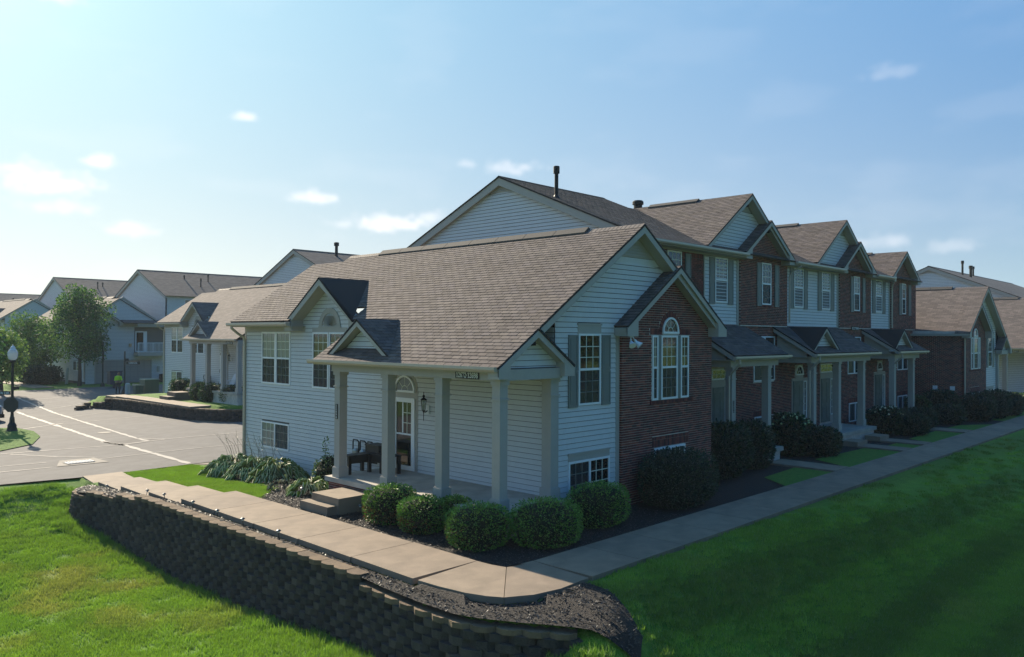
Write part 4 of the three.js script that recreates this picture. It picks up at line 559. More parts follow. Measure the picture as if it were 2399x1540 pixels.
{
  const W = new THREE.Group(); W.name = 'pavement'; W.userData.kind = 'structure'; scene.add(W); const L = [];
  for (let v = 8.95, k = 0; v > -1; v -= 2.03, k++) { const e = Math.max(v - 2.03, -1.2); L.push([[[-3.66 - 0.008 * k, v], [-5.27 - 0.02 * k, v], [-5.28 - 0.022 * (k + 1), e], [-3.67 - 0.012 * (k + 1), e]], -0.55]); }
  const st = [[8.95, 11.2, -0.68], [11.2, 13.4, -0.81], [13.4, 15.4, -0.94], [15.4, 17.72, -1.07]]; st.forEach(([a, b, y]) => L.push([[[-3.7 - (a - 8.95) * 0.02, a], [-5.27 + (a - 8.95) * 0.012, a], [-5.27 + (b - 8.95) * 0.012 + (b > 17 ? 0.25 : 0), b], [-3.7 - (b - 8.95) * 0.02 + (b > 17 ? 0.3 : 0), b]], y]));
  L.push([[[-3.735, -1.2], [-5.39, -1.33], [-5.36, -1.9], [-5.27, -2.5], [-5.13, -2.9], [-4.97, -3.16], [-3.63, -1.92], [-3.71, -1.6]], -0.55], [[[-3.63, -1.92], [-4.97, -3.16], [-4.5, -3.43], [-3.9, -3.55], [-3.04, -3.5], [-2.94, -1.985], [-3.35, -2.03]], -0.55]);
  for (let u = -2.94, k = 0; u < 66; u += 1.62, k++) L.push([[[u - (k ? 0 : 0), -1.99], [u - 0.0, -3.5], [u + 1.62, -3.5], [u + 1.62, -1.99]], -0.55 - 0.0006 * k]);
  for (const [a, b, e] of [[12.3, 13.5, 0.5], [19.1, 20.2, -0.2], [21.7, 22.8, -0.2], [27.9, 29.2, 0.5]]) L.push([[[a, -1.99], [b, -1.99], [b, e], [a, e]], -0.545]);
  slabs(W, L);
  const T = new THREE.Group(); T.name = 'steps'; T.userData.kind = 'structure'; scene.add(T);
  const sb = (u0, u1, v0, v1, y0, y1) => { const g = new G(); g.col = shade(CON[2], 1.02); g.box(u0, u1, v0, v1, y0, y1); g.build('step', M.concrete, T); }; sb(-3.22, -2.23, 4.42, 5.66, -0.7, -0.2); sb(-3.5, -3.225, 4.5, 5.78, -0.7, -0.385);
  sb(19.1, 20.2, -0.2, 0.46, -0.6, -0.38); sb(21.7, 22.8, -0.2, 0.46, -0.6, -0.38);
  ground_(sheet('driveway', [[-0.95, 17.8], [9, 17.68], [9, 15.4], [0.5, 15.5], [-0.1, 16.6], [-0.5, 17.5]], 0.02, std('#8b8073', { roughness: 0.9, map: rep(grain, 0.5) }), 1), 'driveway');
}
// dark bark mulch
const MUL = std('#231d1a', { roughness: 0.85, map: rep(grain, 3), bumpMap: rep(rough2, 3), bumpScale: 0.05 });
const BED1 = [[-3.67, 8.0], [-2.6, 8.9], [-2.05, 9.5], [-1.95, 10.2], [-2.1, 12.3], [-1.4, 14.6], [-0.2, 15.4], [0, 15.3], [0, 0], [-3.72, -1.2], [-3.71, -1.6], [-3.63, -1.92], [-3.35, -2.03], [-2.94, -1.985], [50, -1.985], [50, 2.6], [7.3, 2.6], [7.3, 0], [0, 0.01]];
const BED1a = [[-3.72, -1.6], [-3.6, -1.95], [-3.35, -2.03], [-2.94, -1.985], [36, -1.985], [36, 2.6], [-3.72, 2.6]], BED1b = [[-3.72, 2.6], [0, 2.6], [0, 15.3], [-0.2, 15.4], [-1.4, 14.6], [-2.1, 12.3], [-1.95, 10.2], [-2.05, 9.5], [-2.6, 8.9], [-3.67, 8.0]];
const bedY = (u, v) => v > 8.95 && u < -5 ? lerp(-0.685, -1.03, clamp((v - 8.95) / 5.5, 0, 1)) : Math.max(-0.685 - 0.9 * sst(-4.2, -6.2, v) * sst(-4.9, -4.4, u), ht(u, v) + 0.045);
{
  for (const [b, h, c] of [[BED1a, (u, v) => ht(u, v), 1], [BED1b, (u, v) => ht(u, v), 1], [BED2, bedY, 0.25]]) { const m = sheet('mulch', b, 0.022, MUL, c, h); m.name = numbered('mulch_bed'); ground_(m, m.name); }
  const chip = new THREE.BoxGeometry(0.06, 0.012, 0.022), N = 26000, im = new THREE.InstancedMesh(chip, std('#ffffff', { roughness: 0.5 }), N); const o = new THREE.Object3D(), cc = new THREE.Color(); let n = 0;
  const beds = [[BED2, bedY, -6.3, -3.2, -5.7, 15.6, 20000], [BED1b, ht, -3.7, 0, 2.6, 10, 9000], [BED1a, ht, -3.7, 3, -2, 2.6, 6000]];
  for (const [b, h, u0, u1, v0, v1, k] of beds) for (let i = 0; i < k && n < N; i++) { const u = rr(u0, u1), v = rr(v0, v1); if (!inside(b, u, v)) continue; o.position.set(u, h(u, v) + rr(0.024, 0.05), -v); o.rotation.set(rr(-0.5, 0.5), rr(0, 6.3), rr(-0.5, 0.5)); o.scale.setScalar(rr(0.35, 0.85)); o.updateMatrix(); im.setMatrixAt(n, o.matrix); const g = rr(0.012, 0.05); cc.setRGB(g * 1.1, g, g * 0.95); im.setColorAt(n++, cc); }
  im.count = n; im.castShadow = im.receiveShadow = true; im.name = 'bark_chips'; im.userData = { kind: 'stuff', label: 'black bark chips strewn over the planting beds along the concrete walk', category: 'mulch' }; scene.add(im);
}
{ // grass blades
  const mk = (blades, R, h0, h1, sd) => { seed = sd; const g = new G(); for (let i = 0; i < blades; i++) { const u = rr(-R, R), v = rr(-R, R), a = rr(0, 6.3), h = rr(h0, h1), w = 0.009, l = rr(0.2, 0.7) * h, b = rr(0, 6.3); g.tri([u - w * Math.cos(a), v - w * Math.sin(a), -0.01], [u + w * Math.cos(a), v + w * Math.sin(a), -0.01], [u + l * Math.cos(b), v + l * Math.sin(b), h]); } return g.build('x', M.white).geometry; };
  const onLawn = (u, v) => { if (v > 17.6) return false; if (inside(BED2, u, v) || inside(BED1a, u, v) || inside(BED1b, u, v)) return false; if (u > -5.45 && u < -3.55 && v > -1.5) return false; if (v > -3.56 && v < -1.95 && u > -5.3) return false; if (v > -1.99 && u > -3.7 && (v < 2.6 || u > 0)) return false; if (u > -1 && v > 15.3) return false; return true; };
  const put = (geo, n, box, name, label, scaleFn, tint) => { const im = new THREE.InstancedMesh(geo, new THREE.MeshPhysicalMaterial({ color: 0xffffff, roughness: 0.9, transmission: 0.45, thickness: 0, side: THREE.DoubleSide }), n), o = new THREE.Object3D(), c = new THREE.Color(); let k = 0;
    for (let i = 0; i < n * 4 && k < n; i++) { const [u, v] = box(); if (!onLawn(u, v)) continue; o.position.set(u, ht(u, v), -v); o.rotation.set(0, rr(0, 6.3), 0); o.scale.setScalar(scaleFn(u, v)); o.updateMatrix(); im.setMatrixAt(k, o.matrix); tint(c, u, v); im.setColorAt(k++, c); }
    im.count = k; im.castShadow = im.receiveShadow = true; im.name = name; im.userData = { kind: 'stuff', label, category: 'grass' }; scene.add(im); };
  const t1 = mk(150, 0.26, 0.03, 0.085, 7), t2 = mk(60, 0.2, 0.1, 0.26, 8);
  const tint = (c, u, v) => { const n = fbm(u * 0.4, v * 0.4, 4), d = sst(0.52, 0.78, fbm(u * 0.5 + 60, v * 0.5, 4)) * (u < -5 && v < 12 ? 0.85 : 0.3), s = (v < -3.4 && u > -3 ? 0.8 + 0.34 * sst(-0.25, 0.25, Math.sin((v + 0.06 * u) * 3.0 + 1.2 * fbm(u * 0.1, v * 0.1, 2))) : 1) * rr(0.75, 1.2); c.setRGB(lerp(lerp(0.185, 0.25, n), 0.38, d) * s * .85, lerp(lerp(0.36, 0.42, n), 0.40, d) * s * .85, lerp(0.03, 0.08, d) * s * .8); };
  put(t1, 5200, () => [rr(-15, -5.6), rr(-9, 17.9)], 'lawn_grass', 'sunlit bright green lawn below the dark block retaining wall', () => rr(0.8, 1.25), tint);
  put(t1, 7000, () => { const r = Math.pow(rnd(), 1.6); return [rr(-6, 4) + r * 34, rr(-3.5, -9) - r * rr(0, 14)]; }, 'lawn_grass_001', 'shaded mown lawn sloping down beside the long sidewalk', () => rr(0.7, 1.1), tint);
  put(t1, 900, () => [rr(-3.7, 0), rr(7.5, 17.6)], 'lawn_grass_002', 'small sunlit lawn between the stepped walk and the hostas', () => rr(0.6, 0.9), tint);
  put(t2, 520, () => { const i = Math.floor(rr(0, WALL.length - 1)), t = rnd(), d = rr(0.1, 0.45) + 0.16; const a = WALL[i], b = WALL[i + 1], l = Math.hypot(b[0] - a[0], b[1] - a[1]); return [lerp(a[0], b[0], t) + (b[1] - a[1]) / l * d, lerp(a[1], b[1], t) - (b[0] - a[0]) / l * d]; }, 'tall_grass', 'untrimmed tall grass along the foot of the dark block wall', () => rr(0.5, 1.0), tint);
}
// ------------------------------------------------------------------ retaining walls of split-face blocks
function blockWall(name, label, group, line, topAt, baseAt, cap = 300, course = 0.145) {
  const T = thing(name, label, 'retaining wall', [line[0][0], line[0][1], 0], group), P = new Pieces(T, [line[0][0], line[0][1], 0]); const o = line[0];
  const S = [0]; for (let i = 1; i < line.length; i++) S.push(S[i - 1] + Math.hypot(line[i][0] - line[i - 1][0], line[i][1] - line[i - 1][1])); const L = S[S.length - 1];
  const at = s => { s = clamp(s, 0, L - 1e-6); let i = 0; while (S[i + 1] < s) i++; const t = (s - S[i]) / (S[i + 1] - S[i]), a = line[i], b = line[i + 1], l = S[i + 1] - S[i]; return [lerp(a[0], b[0], t), lerp(a[1], b[1], t), (b[0] - a[0]) / l, (b[1] - a[1]) / l]; };
  const BK = ['#534c46', '#4b4540', '#5a5149', '#46403c'].map(lin), CP = ['#857058', '#7e6b55', '#8b765e', '#786551'].map(lin);
  const unit = (s, w, y0, y1, out, c, nm, dp = 0.27) => { const [u, v, tx, ty] = at(s), nx = ty, ny = -tx; const [u2, v2] = [u - o[0] + nx * out, v - o[1] + ny * out], k = rr(-0.008, 0.008), Q = [[-w / 2, -dp], [w / 2, -dp], [w / 2, -0.085], [w * 0.22, k], [-w * 0.2, k + 0.01], [-w / 2, -0.075]].map(([a, b]) => [u2 + tx * a + nx * b, v2 + ty * a + ny * b, y0]); P.add(nm, M.block, T, [u2, v2, y1], 0.3, g => { g.col = c; g.prism(Q.slice().reverse(), [0, 0, y1 - y0]); }); };
  const w = 0.45; for (let s = w / 2, i = 0; s < L; s += w, i++) { const y = topAt(at(s)[0], at(s)[1]); unit(s, w - 0.012, y - 0.095, y + rr(-0.004, 0.004), 0.015, shade(CP[i % 4], rr(0.85, 1.1)), 'capstone', 0.3); }
  for (let k = 0; k < 14; k++) for (let s = (k % 2 ? 0 : w / 2), i = 0; s < L + 0.1; s += w, i++) { const q = at(s), t = topAt(q[0], q[1]); const lev = topAt(line[Math.floor(line.length / 2)][0], line[Math.floor(line.length / 2)][1]) - 0.097 - k * course; if (lev > t - 0.09) continue; const b = baseAt(q[0] + q[3] * 0.35, q[1] - q[2] * 0.35); if (lev < b - 0.02) continue; unit(s + rr(-0.012, 0.012), w - 0.014, lev - course + 0.008, lev, 0.016 * k - 0.01 + rr(-0.018, 0.018), shade(BK[(i * 7 + k * 3) % 4], rr(0.75, 1.15)), 'block'); }
  P.flush(cap); return T;
}
blockWall('retaining_wall', 'long dark block retaining wall curving beside the stepped walk in the foreground', null, WALL, (u, v) => v > 13.7 ? -1.055 : v > 12.2 ? -0.91 : v > 10.85 ? -0.765 : v > -0.2 ? -0.62 : v > -4.95 ? -0.765 : -0.91, (u, v) => Math.min(ht(u, v), ht(u - 0.3, v - 0.1)));
blockWall('retaining_wall', 'low curved dark retaining wall around the lawn across the street', null, WALLB, (u, v) => u < 5 && v > 44 ? (u < 4.2 ? -0.83 : -0.685) : -0.395, () => -1.2);
for (const [i, o] of [[[8.6, -1.97], [12.2, -1.97], [12.2, -0.6], [9.6, -0.75]], [[13.6, -1.97], [19.0, -1.97], [19.0, -0.5], [14.6, -0.3]], [[20.3, -1.97], [21.6, -1.97], [21.6, -0.9], [20.3, -0.9]], [[22.9, -1.97], [27.8, -1.97], [27.8, -0.7], [23.6, -0.8]], [[29.3, -1.97], [33.4, -1.97], [31.6, -0.8], [29.3, -0.7]]].entries()) ground_(sheet('lawn_patch', o, 0.05, std('#4d7d1e', { roughness: 1, map: rep(grain, 1.5), bumpMap: rep(rough2, 2), bumpScale: 0.03 }), 0.5), i ? 'lawn_patch_' + String(i).padStart(3, '0') : 'lawn_patch');
ground_(sheet('grass_verge', [[-60, 27.6], [-5.4, 26.6], [-3.6, 28.2], [-2.5, 31], [-2.1, 33.5], [-2.3, 35.8], [-4, 37], [-60, 38]], 0.07, std('#587f22', { roughness: 1, map: rep(grain, 1.5), bumpMap: rep(rough2, 2), bumpScale: 0.04 }), 1), 'grass_verge');
// ------------------------------------------------------------------ building the rows
const housesGroup = null;
function house(name, label, at, fn, group) { const H = thing(name, label, 'townhouse', at, group), P = new Pieces(H, at); fn(H, P); P.flush(); XF = { u: 0, v: 0, y: 0, fu: 1, fv: 1 }; return H; }
house('townhouse_row', 'long brick and pale siding townhouse row with the columned corner porch in the foreground', [0, 0, 0], (H, P) => {
  endUnit(H, P, true, { face: 1 });
  tallBlock(H, P, true, 28, { ridgeEnd: 13.8, low: 6.0 });
  unitFronts(H, P);
  ventPipe(H, 7.75, 6.6, 9.1, 10.3); { const g = new G(); g.lathe(15.6, 8.4, [[0.1, 9.2], [0.1, 9.75], [0.2, 9.85], [0.2, 10.0], [0.26, 10.02], [0.26, 10.14], [0.2, 10.2], [0.001, 10.2]], 16); g.build('roof_vent', M.blackMetal, H); }
  new G().box(19.9, 20.15, 4.0, 4.25, 8.6, 9.2).build('roof_vent', M.blackMetal, H);
  XF = { u: 42.4, v: 0, y: 0, fu: -1, fv: 1 }; endUnit(H, P, false, { face: 1, pipe: false });
  { const f = wallMap('u', 7.36, 1), w = sheathe(H, f, [[-0.1, -1], [2.6, -1], [2.6, 4.35], [-0.1, 4.35]], 'brick_wall', M.mortar, 0.1); bricks(P, w, f, () => [-0.1, 2.6], -0.7, 4.1); new G().box(7.37, 7.75, -0.4, 2.6, 4.08, 4.2).build('soffit', M.trim, H); gutter(H, [7.6, -0.42, 4.1], [7.6, 2.6, 4.1], [1, 0, 0]); downspout(H, [[7.6, -0.2, 4.1], [7.45, -0.17, 3.9], [7.43, -0.17, 3.7], [7.43, -0.17, -0.7]]);
    for (const a of [0.35, 1.25]) { const g = new G(); bar(g, f, a, a + 0.24, 1.0, 1.24, 0.008, 0.07); bar(g, f, a + 0.04, a + 0.2, 1.04, 1.2, 0.07, 0.1); g.build('dryer_vent', M.white, H); } }
  XF = { u: 0, v: 0, y: 0, fu: 1, fv: 1 };
});
house('townhouse_row', 'next pale townhouse row at the right edge, past the far end of the brick row', [52.5, -0.1, 0], (H, P) => { endUnit(H, P, false, { face: 1 }); tallBlock(H, P, false, 30, { low: 5 }); ventPipe(H, 13.5, 8.0, 9.6, 11.0, 0.09, 0.13); ventPipe(H, 14.6, 7.6, 9.4, 10.6, 0.12, 0.17); ventPipe(H, 19.5, 8.6, 9.8, 10.9, 0.08, 0.12); });
house('townhouse', 'pale siding townhouse with a columned porch behind the low curved wall across the street', [10.81, 32.97, 0.4], (H, P) => { endUnit(H, P, false, {}); tallBlock(H, P, false, 32, { low: 5 }); ventPipe(H, 10.5, 8.2, 9.7, 10.9, 0.12, 0.2); const g = new G(); g.lathe(14.2, 6.8, [[0.3, 9.0], [0.14, 9.25], [0.14, 9.9], [0.24, 9.92], [0.24, 10.05], [0.001, 10.1]], 14); g.build('roof_vent', M.galv, H); });
house('townhouse', 'grey townhouse end with a double garage door and white balcony railing behind the trees', [11.43, 82.62, 0.55], (H, P) => { XF = { u: 0, v: 0, y: 0, fu: 1, fv: -1 }; endUnit(H, P, false, { noFloor: true }); garageFace(H, P); tallBlock(H, P, false, 34, { low: 4 }); trimWin(H); ventPipe(H, 12, 13.2, 8.0, 9.3, 0.06, 0.08); ventPipe(H, 13.6, 11.5, 8.9, 9.9, 0.06, 0.08); ventPipe(H, 11.2, 11.0, 9.0, 9.7, 0.06, 0.08); });
function trimWin(H) { const f = wallMap('v', 15.6, 1); sheathe(H, f, [[7.3, 3], [30, 3], [30, 7.2], [7.3, 7.2]], 'wall', M.siding); win(H, f, 9.2, 10.6, 4.9, 6.9, { grilles: false, mat: M.glassBlind, low: M.glassBlind }); }
house('townhouse', 'far townhouse with a plain grey gable end and dark roof above the left trees', [12.56, 113.58, 1.27], (H, P) => { XF = { u: 0, v: 0, y: 0, fu: 1, fv: -1 }; endUnit(H, P, false, { noFloor: true }); const f = wallMap('v', 15.35, 1), w = sheathe(H, f, [[0, -3], [7.3, -3], [7.3, 4.3], [3.3, 6.9], [0, 4.7]]); siding(P, w, f, y => y > 6.7 ? null : [Math.max(0.02, 3.3 - (6.84 - y) / K), Math.min(7.28, 3.3 + (6.84 - y) / K)], -1, 6.7, []); win(H, f, 0.9, 2.6, 1.6, 3.4, { grilles: false, mat: M.glassBlind, low: M.glassBlind }); for (const s of [-1, 1]) rake(H, [s < 0 ? -0.58 : 7.3, 15.47, roofY(s < 0 ? -0.58 : 7.3) - 0.01], [AXR, 15.47, YR - 0.01], [0, -0.12, 0], 0.22); tallBlock(H, P, false, 22, { low: 4 }); ventPipe(H, 11.5, 12.4, 8.4, 9.6, 0.07, 0.1); ventPipe(H, 12.4, 11.6, 8.7, 9.6, 0.07, 0.1); });
house('townhouse', 'farthest townhouse roof with four vent pipes at the left edge of the skyline', [2, 150, 1.2], (H, P) => { tallBlock(H, P, false, 27, { low: 5 }); for (const [u, v, y, t] of [[17, 4.5, 8.2, 9.8], [21.5, 5.5, 8.6, 9.3], [20, 4, 8, 8.9], [26, 5.4, 8.6, 9.2], [25, 3.4, 7.8, 8.5]]) ventPipe(H, u, v, y, t, 0.09, 0.12); });
// ------------------------------------------------------------------ things on and around the corner porch
function board(txt, w, h, font, fg, bg, px = 512) { const c = document.createElement('canvas'); c.width = px; c.height = Math.max(16, Math.round(px * h / w)); const x = c.getContext('2d'); x.fillStyle = bg; x.fillRect(0, 0, c.width, c.height); x.fillStyle = fg; x.textAlign = 'center'; x.textBaseline = 'middle'; txt.forEach((t, i) => { x.save(); const s = t.size * c.height; x.font = font.replace('$', Math.round(s)); const m = x.measureText(t.t).width, k = t.fit ? t.fit * c.width / m : 1; x.translate(c.width * (t.x ?? 0.5), c.height * (t.y ?? 0.53)); x.scale(k, 1); x.fillText(t.t, 0, 0); x.restore(); }); const q = new THREE.CanvasTexture(c); q.colorSpace = THREE.SRGBColorSpace; return new THREE.MeshStandardMaterial({ map: q, roughness: 0.6, side: THREE.DoubleSide }); }
// flat face with the print: p0 lower left as read, ex along the text, up = +y
function face(name, mat, parent, p0, ex, w, h) { const g = new G(), a = [p0[0] + ex[0] * w, p0[1] + ex[1] * w, p0[2]]; g.quad(p0, a, [a[0], a[1], a[2] + h], [p0[0], p0[1], p0[2] + h], [[0, 0], [1, 0], [1, 1], [0, 1]]); return g.build(name, mat, parent); }
const DG = std('#10201b', { roughness: 0.5 });
function plaque(name, label, pos, ex, w, h, txt, fit = 0.94) { const t = thing(name, label, 'address sign', pos), n = [ex[1], -ex[0]]; const g = new G(); const A = [0, 0, 0], B = [ex[0] * w, ex[1] * w, 0]; g.prism([A, B, [B[0], B[1], h], [0, 0, h]], [-n[0] * 0.02, -n[1] * 0.02, 0]); g.build('sign_panel', DG, t); face('number_print', board([{ t: txt, size: 0.98, fit }], w, h, 'bold $px serif', '#e6e9e4', '#10201b'), t, [n[0] * 0.003, n[1] * 0.003, 0.002], ex, w, h - 0.004); return t; }
plaque('address_sign', 'dark sign with white numbers 12672·12698 on the corner porch beam', [-2.182, 1.19, 2.965], [0, -1], 0.79, 0.175, '12672·12698');
plaque('address_sign', 'white numbered address sign on the beam of the next row at the right edge', [52.5 - 2.182, 1.3, 2.965], [0, -1], 0.95, 0.18, '12638·12662');
plaque('address_sign', 'blurred number sign on the far upper brick wall over the entrance porch', [25.45, 2.46, 4.35], [1, 0], 0.95, 0.16, '12708');
plaque('address_sign', 'dim number sign on the porch beam of the house across the street', [10.81 - 2.182, 32.97 + 1.2, 3.37], [0, -1], 0.8, 0.16, '12700·12726');
for (const [pos, lab, ex, t] of [[[-2.135, 6.2, 1.62], 'narrow upright number plate on the leftmost column of the corner porch', [0, -1], '12698'], [[10.84, 1.02, 1.3], 'narrow upright number plate on the first column of the brick entrance porches', [1, 0], '12694']]) {
  const T = thing('number_plate', lab, 'address sign', pos), w = 0.085, h = 0.42; const g = new G(); if (ex[0]) g.box(0, w, 0, 0.015, 0, h); else g.box(-0.0, 0.015, -w, 0, 0, h); g.build('plate', DG, T);
  face('number_print', board([...t].map((c, i) => ({ t: c, size: 0.2, y: 0.11 + i * 0.195 })), w, h, 'bold $px serif', '#dfe3de', '#10201b', 64), T, ex[0] ? [0, -0.004, 0] : [-0.004, 0, 0], ex, w, h);
}
{ // wall lantern beside the door
  const L = (label, at) => { const T = thing('wall_lantern', label, 'wall lantern', at), g = new G(), c = -0.16; g.lathe(c, 0, [[0.001, 0.5], [0.012, 0.5], [0.01, 0.42], [0.035, 0.4], [0.04, 0.37], [0.02, 0.35], [0.09, 0.29], [0.1, 0.27], [0.085, 0.265]], 10); g.lathe(c, 0, [[0.05, -0.02], [0.03, -0.06], [0.012, -0.1], [0.008, -0.3], [0.001, -0.33]], 8); g.tube([[c, 0, -0.06], [-0.08, 0, -0.08], [0, 0, -0.02]], 0.016, 6); for (let i = 0; i < 6; i++) { const t = i / 6 * 6.283; g.tube([[c + 0.05 * Math.cos(t), 0.05 * Math.sin(t), -0.02], [c + 0.085 * Math.cos(t), 0.085 * Math.sin(t), 0.27]], 0.007, 4); } g.build('lantern_frame', M.blackMetal, T); new G().lathe(c, 0, [[0.045, -0.01], [0.078, 0.26]], 6).build('lantern_glass', new THREE.MeshPhysicalMaterial({ color: 0xdfe6e2, roughness: 0.15, transmission: 0.8, thickness: 0, side: THREE.DoubleSide }), T); new G().lathe(0, 0, [[0.001, -0.001], [0.001, 0]], 3); const p = new G(); p.box(-0.03, -0.002, -0.07, 0.07, -0.12, 0.12); p.build('back_plate', M.white, T); };
  L('black torch shaped lantern on the siding beside the corner porch door', [-0.025, 4.72, 1.86]); L('black wall lantern on the porch of the house across the street', [10.78, 37.7, 2.26]);
}
{ const T = thing('floodlight', 'pair of white floodlight heads under the eave beside the brick gable', 'floodlight', [2.72, -0.36, 3.96]); new G().lathe(0, 0, [[0.06, 0], [0.06, 0.04], [0.001, 0.04]], 10).build('mount', M.white, T); for (const [d, e] of [[-0.12, -0.1], [0.12, -0.12]]) { const g = new G(); g.tube([[d * 0.3, e * 0.2, 0], [d * 0.7, e * 0.5, -0.1]], 0.014, 6); g.tube([[d * 0.7, e * 0.5, -0.08], [d * 0.85, e * 0.7, -0.14], [d * 1.25, e * 1.6, -0.24]], [0.03, 0.04, 0.1], 12); g.build('lamp_head', M.white, T); } }
{ // black bench with a box on it, in front of the gas meters
  const BW = std('#17181a', { roughness: 0.55, bumpMap: rep(woodgrain, 2), bumpScale: 0.002 });
  const T = thing('bench', 'black wooden corner bench on the porch between two columns', 'bench', [-0.93, 6.2, 0]);
  for (let i = 0; i < 3; i++) new G().box(-0.76, -0.005, 0.0 + i * 0.135, 0.125 + i * 0.135, 0.5, 0.532).build('seat_plank', BW, T); for (let i = 0; i < 4; i++) new G().box(0.0 + i * 0.12, 0.112 + i * 0.12, -0.85, 0.4, 0.5, 0.533).build('seat_plank', BW, T);
  new G().box(-0.74, -0.01, 0.005, 0.04, 0.3, 0.498).build('apron', BW, T); new G().box(0.005, 0.04, -0.84, -0.01, 0.3, 0.498).build('apron', BW, T);
  for (const [u, v] of [[-0.7, 0.05], [-0.7, 0.34], [-0.05, 0.34], [-0.04, 0.0], [0.06, -0.45], [0.06, -0.8], [0.4, -0.8], [0.4, -0.1]]) new G().box(u - 0.045, u + 0.045, v - 0.045, v + 0.045, 0, 0.499).build('leg', BW, T);
  const B = thing('planter_box', 'black lidded box standing on the porch bench', 'box', [-0.58, 6.32, 0.534]); new G().box(-0.2, 0.2, -0.3, 0.3, 0, 0.18).build('box_body', BW, B); new G().box(-0.23, 0.23, -0.34, 0.34, 0.18, 0.22).build('lid', BW, B);
  const meters = (label, at) => { const Q = thing('gas_meter', label, 'gas meter', at), g = new G(); for (let i = 0; i < 3; i++) { const v = i * 0.38; g.tube([[0, v, 0.25], [0, v, 0.78], [-0.02, v + 0.06, 0.82], [-0.02, v + 0.26, 0.82], [0, v + 0.3, 0.76], [0, v + 0.3, 0.5]], 0.022, 6); } g.tube([[0.02, -0.15, 0.2], [0.02, 1.25, 0.2]], 0.025, 6); g.build('pipe', M.blackMetal, Q); for (let i = 0; i < 3; i++) new G().tube([[-0.0, i * 0.38 + 0.15, 0.28], [0, i * 0.38 + 0.15, 0.5], [0, i * 0.38 + 0.15, 0.56]], [0.11, 0.12, 0.05], 10).build('meter_body', M.galv, Q); };
  meters('gas meters and black pipes against the siding behind the porch bench', [-0.2, 7.05, -0.12]); meters('gas meters on the porch wall of the house across the street', [10.81 - 0.3, 32.97 + 7.1, 0.3]);
  new G();
}
{ // path lights
  const mk = (label, at, tilt) => { const T = thing('path_light', label, 'garden light', at, null); const g = new G(), x = tilt * 0.12; g.tube([[0, 0, -0.1], [x, 0, 0.3]], 0.012, 6); g.build('stake', M.blackMetal, T); T.scale.setScalar(0.68); new G().lathe(x, 0, [[0.03, 0.27], [0.045, 0.3], [0.045, 0.33], [0.001, 0.33]], 8).build('lens', std('#cfd6d2', { roughness: 0.2 }), T); new G().lathe(x, 0, [[0.085, 0.33], [0.07, 0.355], [0.02, 0.385], [0.001, 0.39]], 10).build('cap', std('#4b4f50', { roughness: 0.35, metalness: 0.6 }), T); };
  const where = ['lowest of the garden lights, at the far left end of the wall bed', 'leaning garden light beside the second walk step', 'garden light beside the third walk step', 'garden light beside the top walk step', 'garden light in the wall bed level with the bottom porch step', 'garden light in the wall bed nearly touching the walk', 'nearest garden light in the wall bed, closest to the round shrubs'];
  [[-5.72, 13.2, 0.3], [-5.5, 10.8, 0.9], [-5.45, 9.5, -0.5], [-5.46, 7.8, 0.1], [-5.5, 6.35, 0.1], [-5.47, 5.05, -0.3], [-5.48, 3.4, -0.2]].forEach(([u, v, t], i) => mk(where[i], [u, v, bedY(u, v) + 0.02], t));
  mk('garden light beside the porch steps in front of the first round shrub', [-2.75, 4.15, -0.62], 0); mk('garden light among the striped hosta leaves left of the porch steps', [-2.5, 7.3, -0.64], 0); mk('garden light by the porch slab behind the lower step', [-2.5, 6.2, -0.64], 0.2);
}
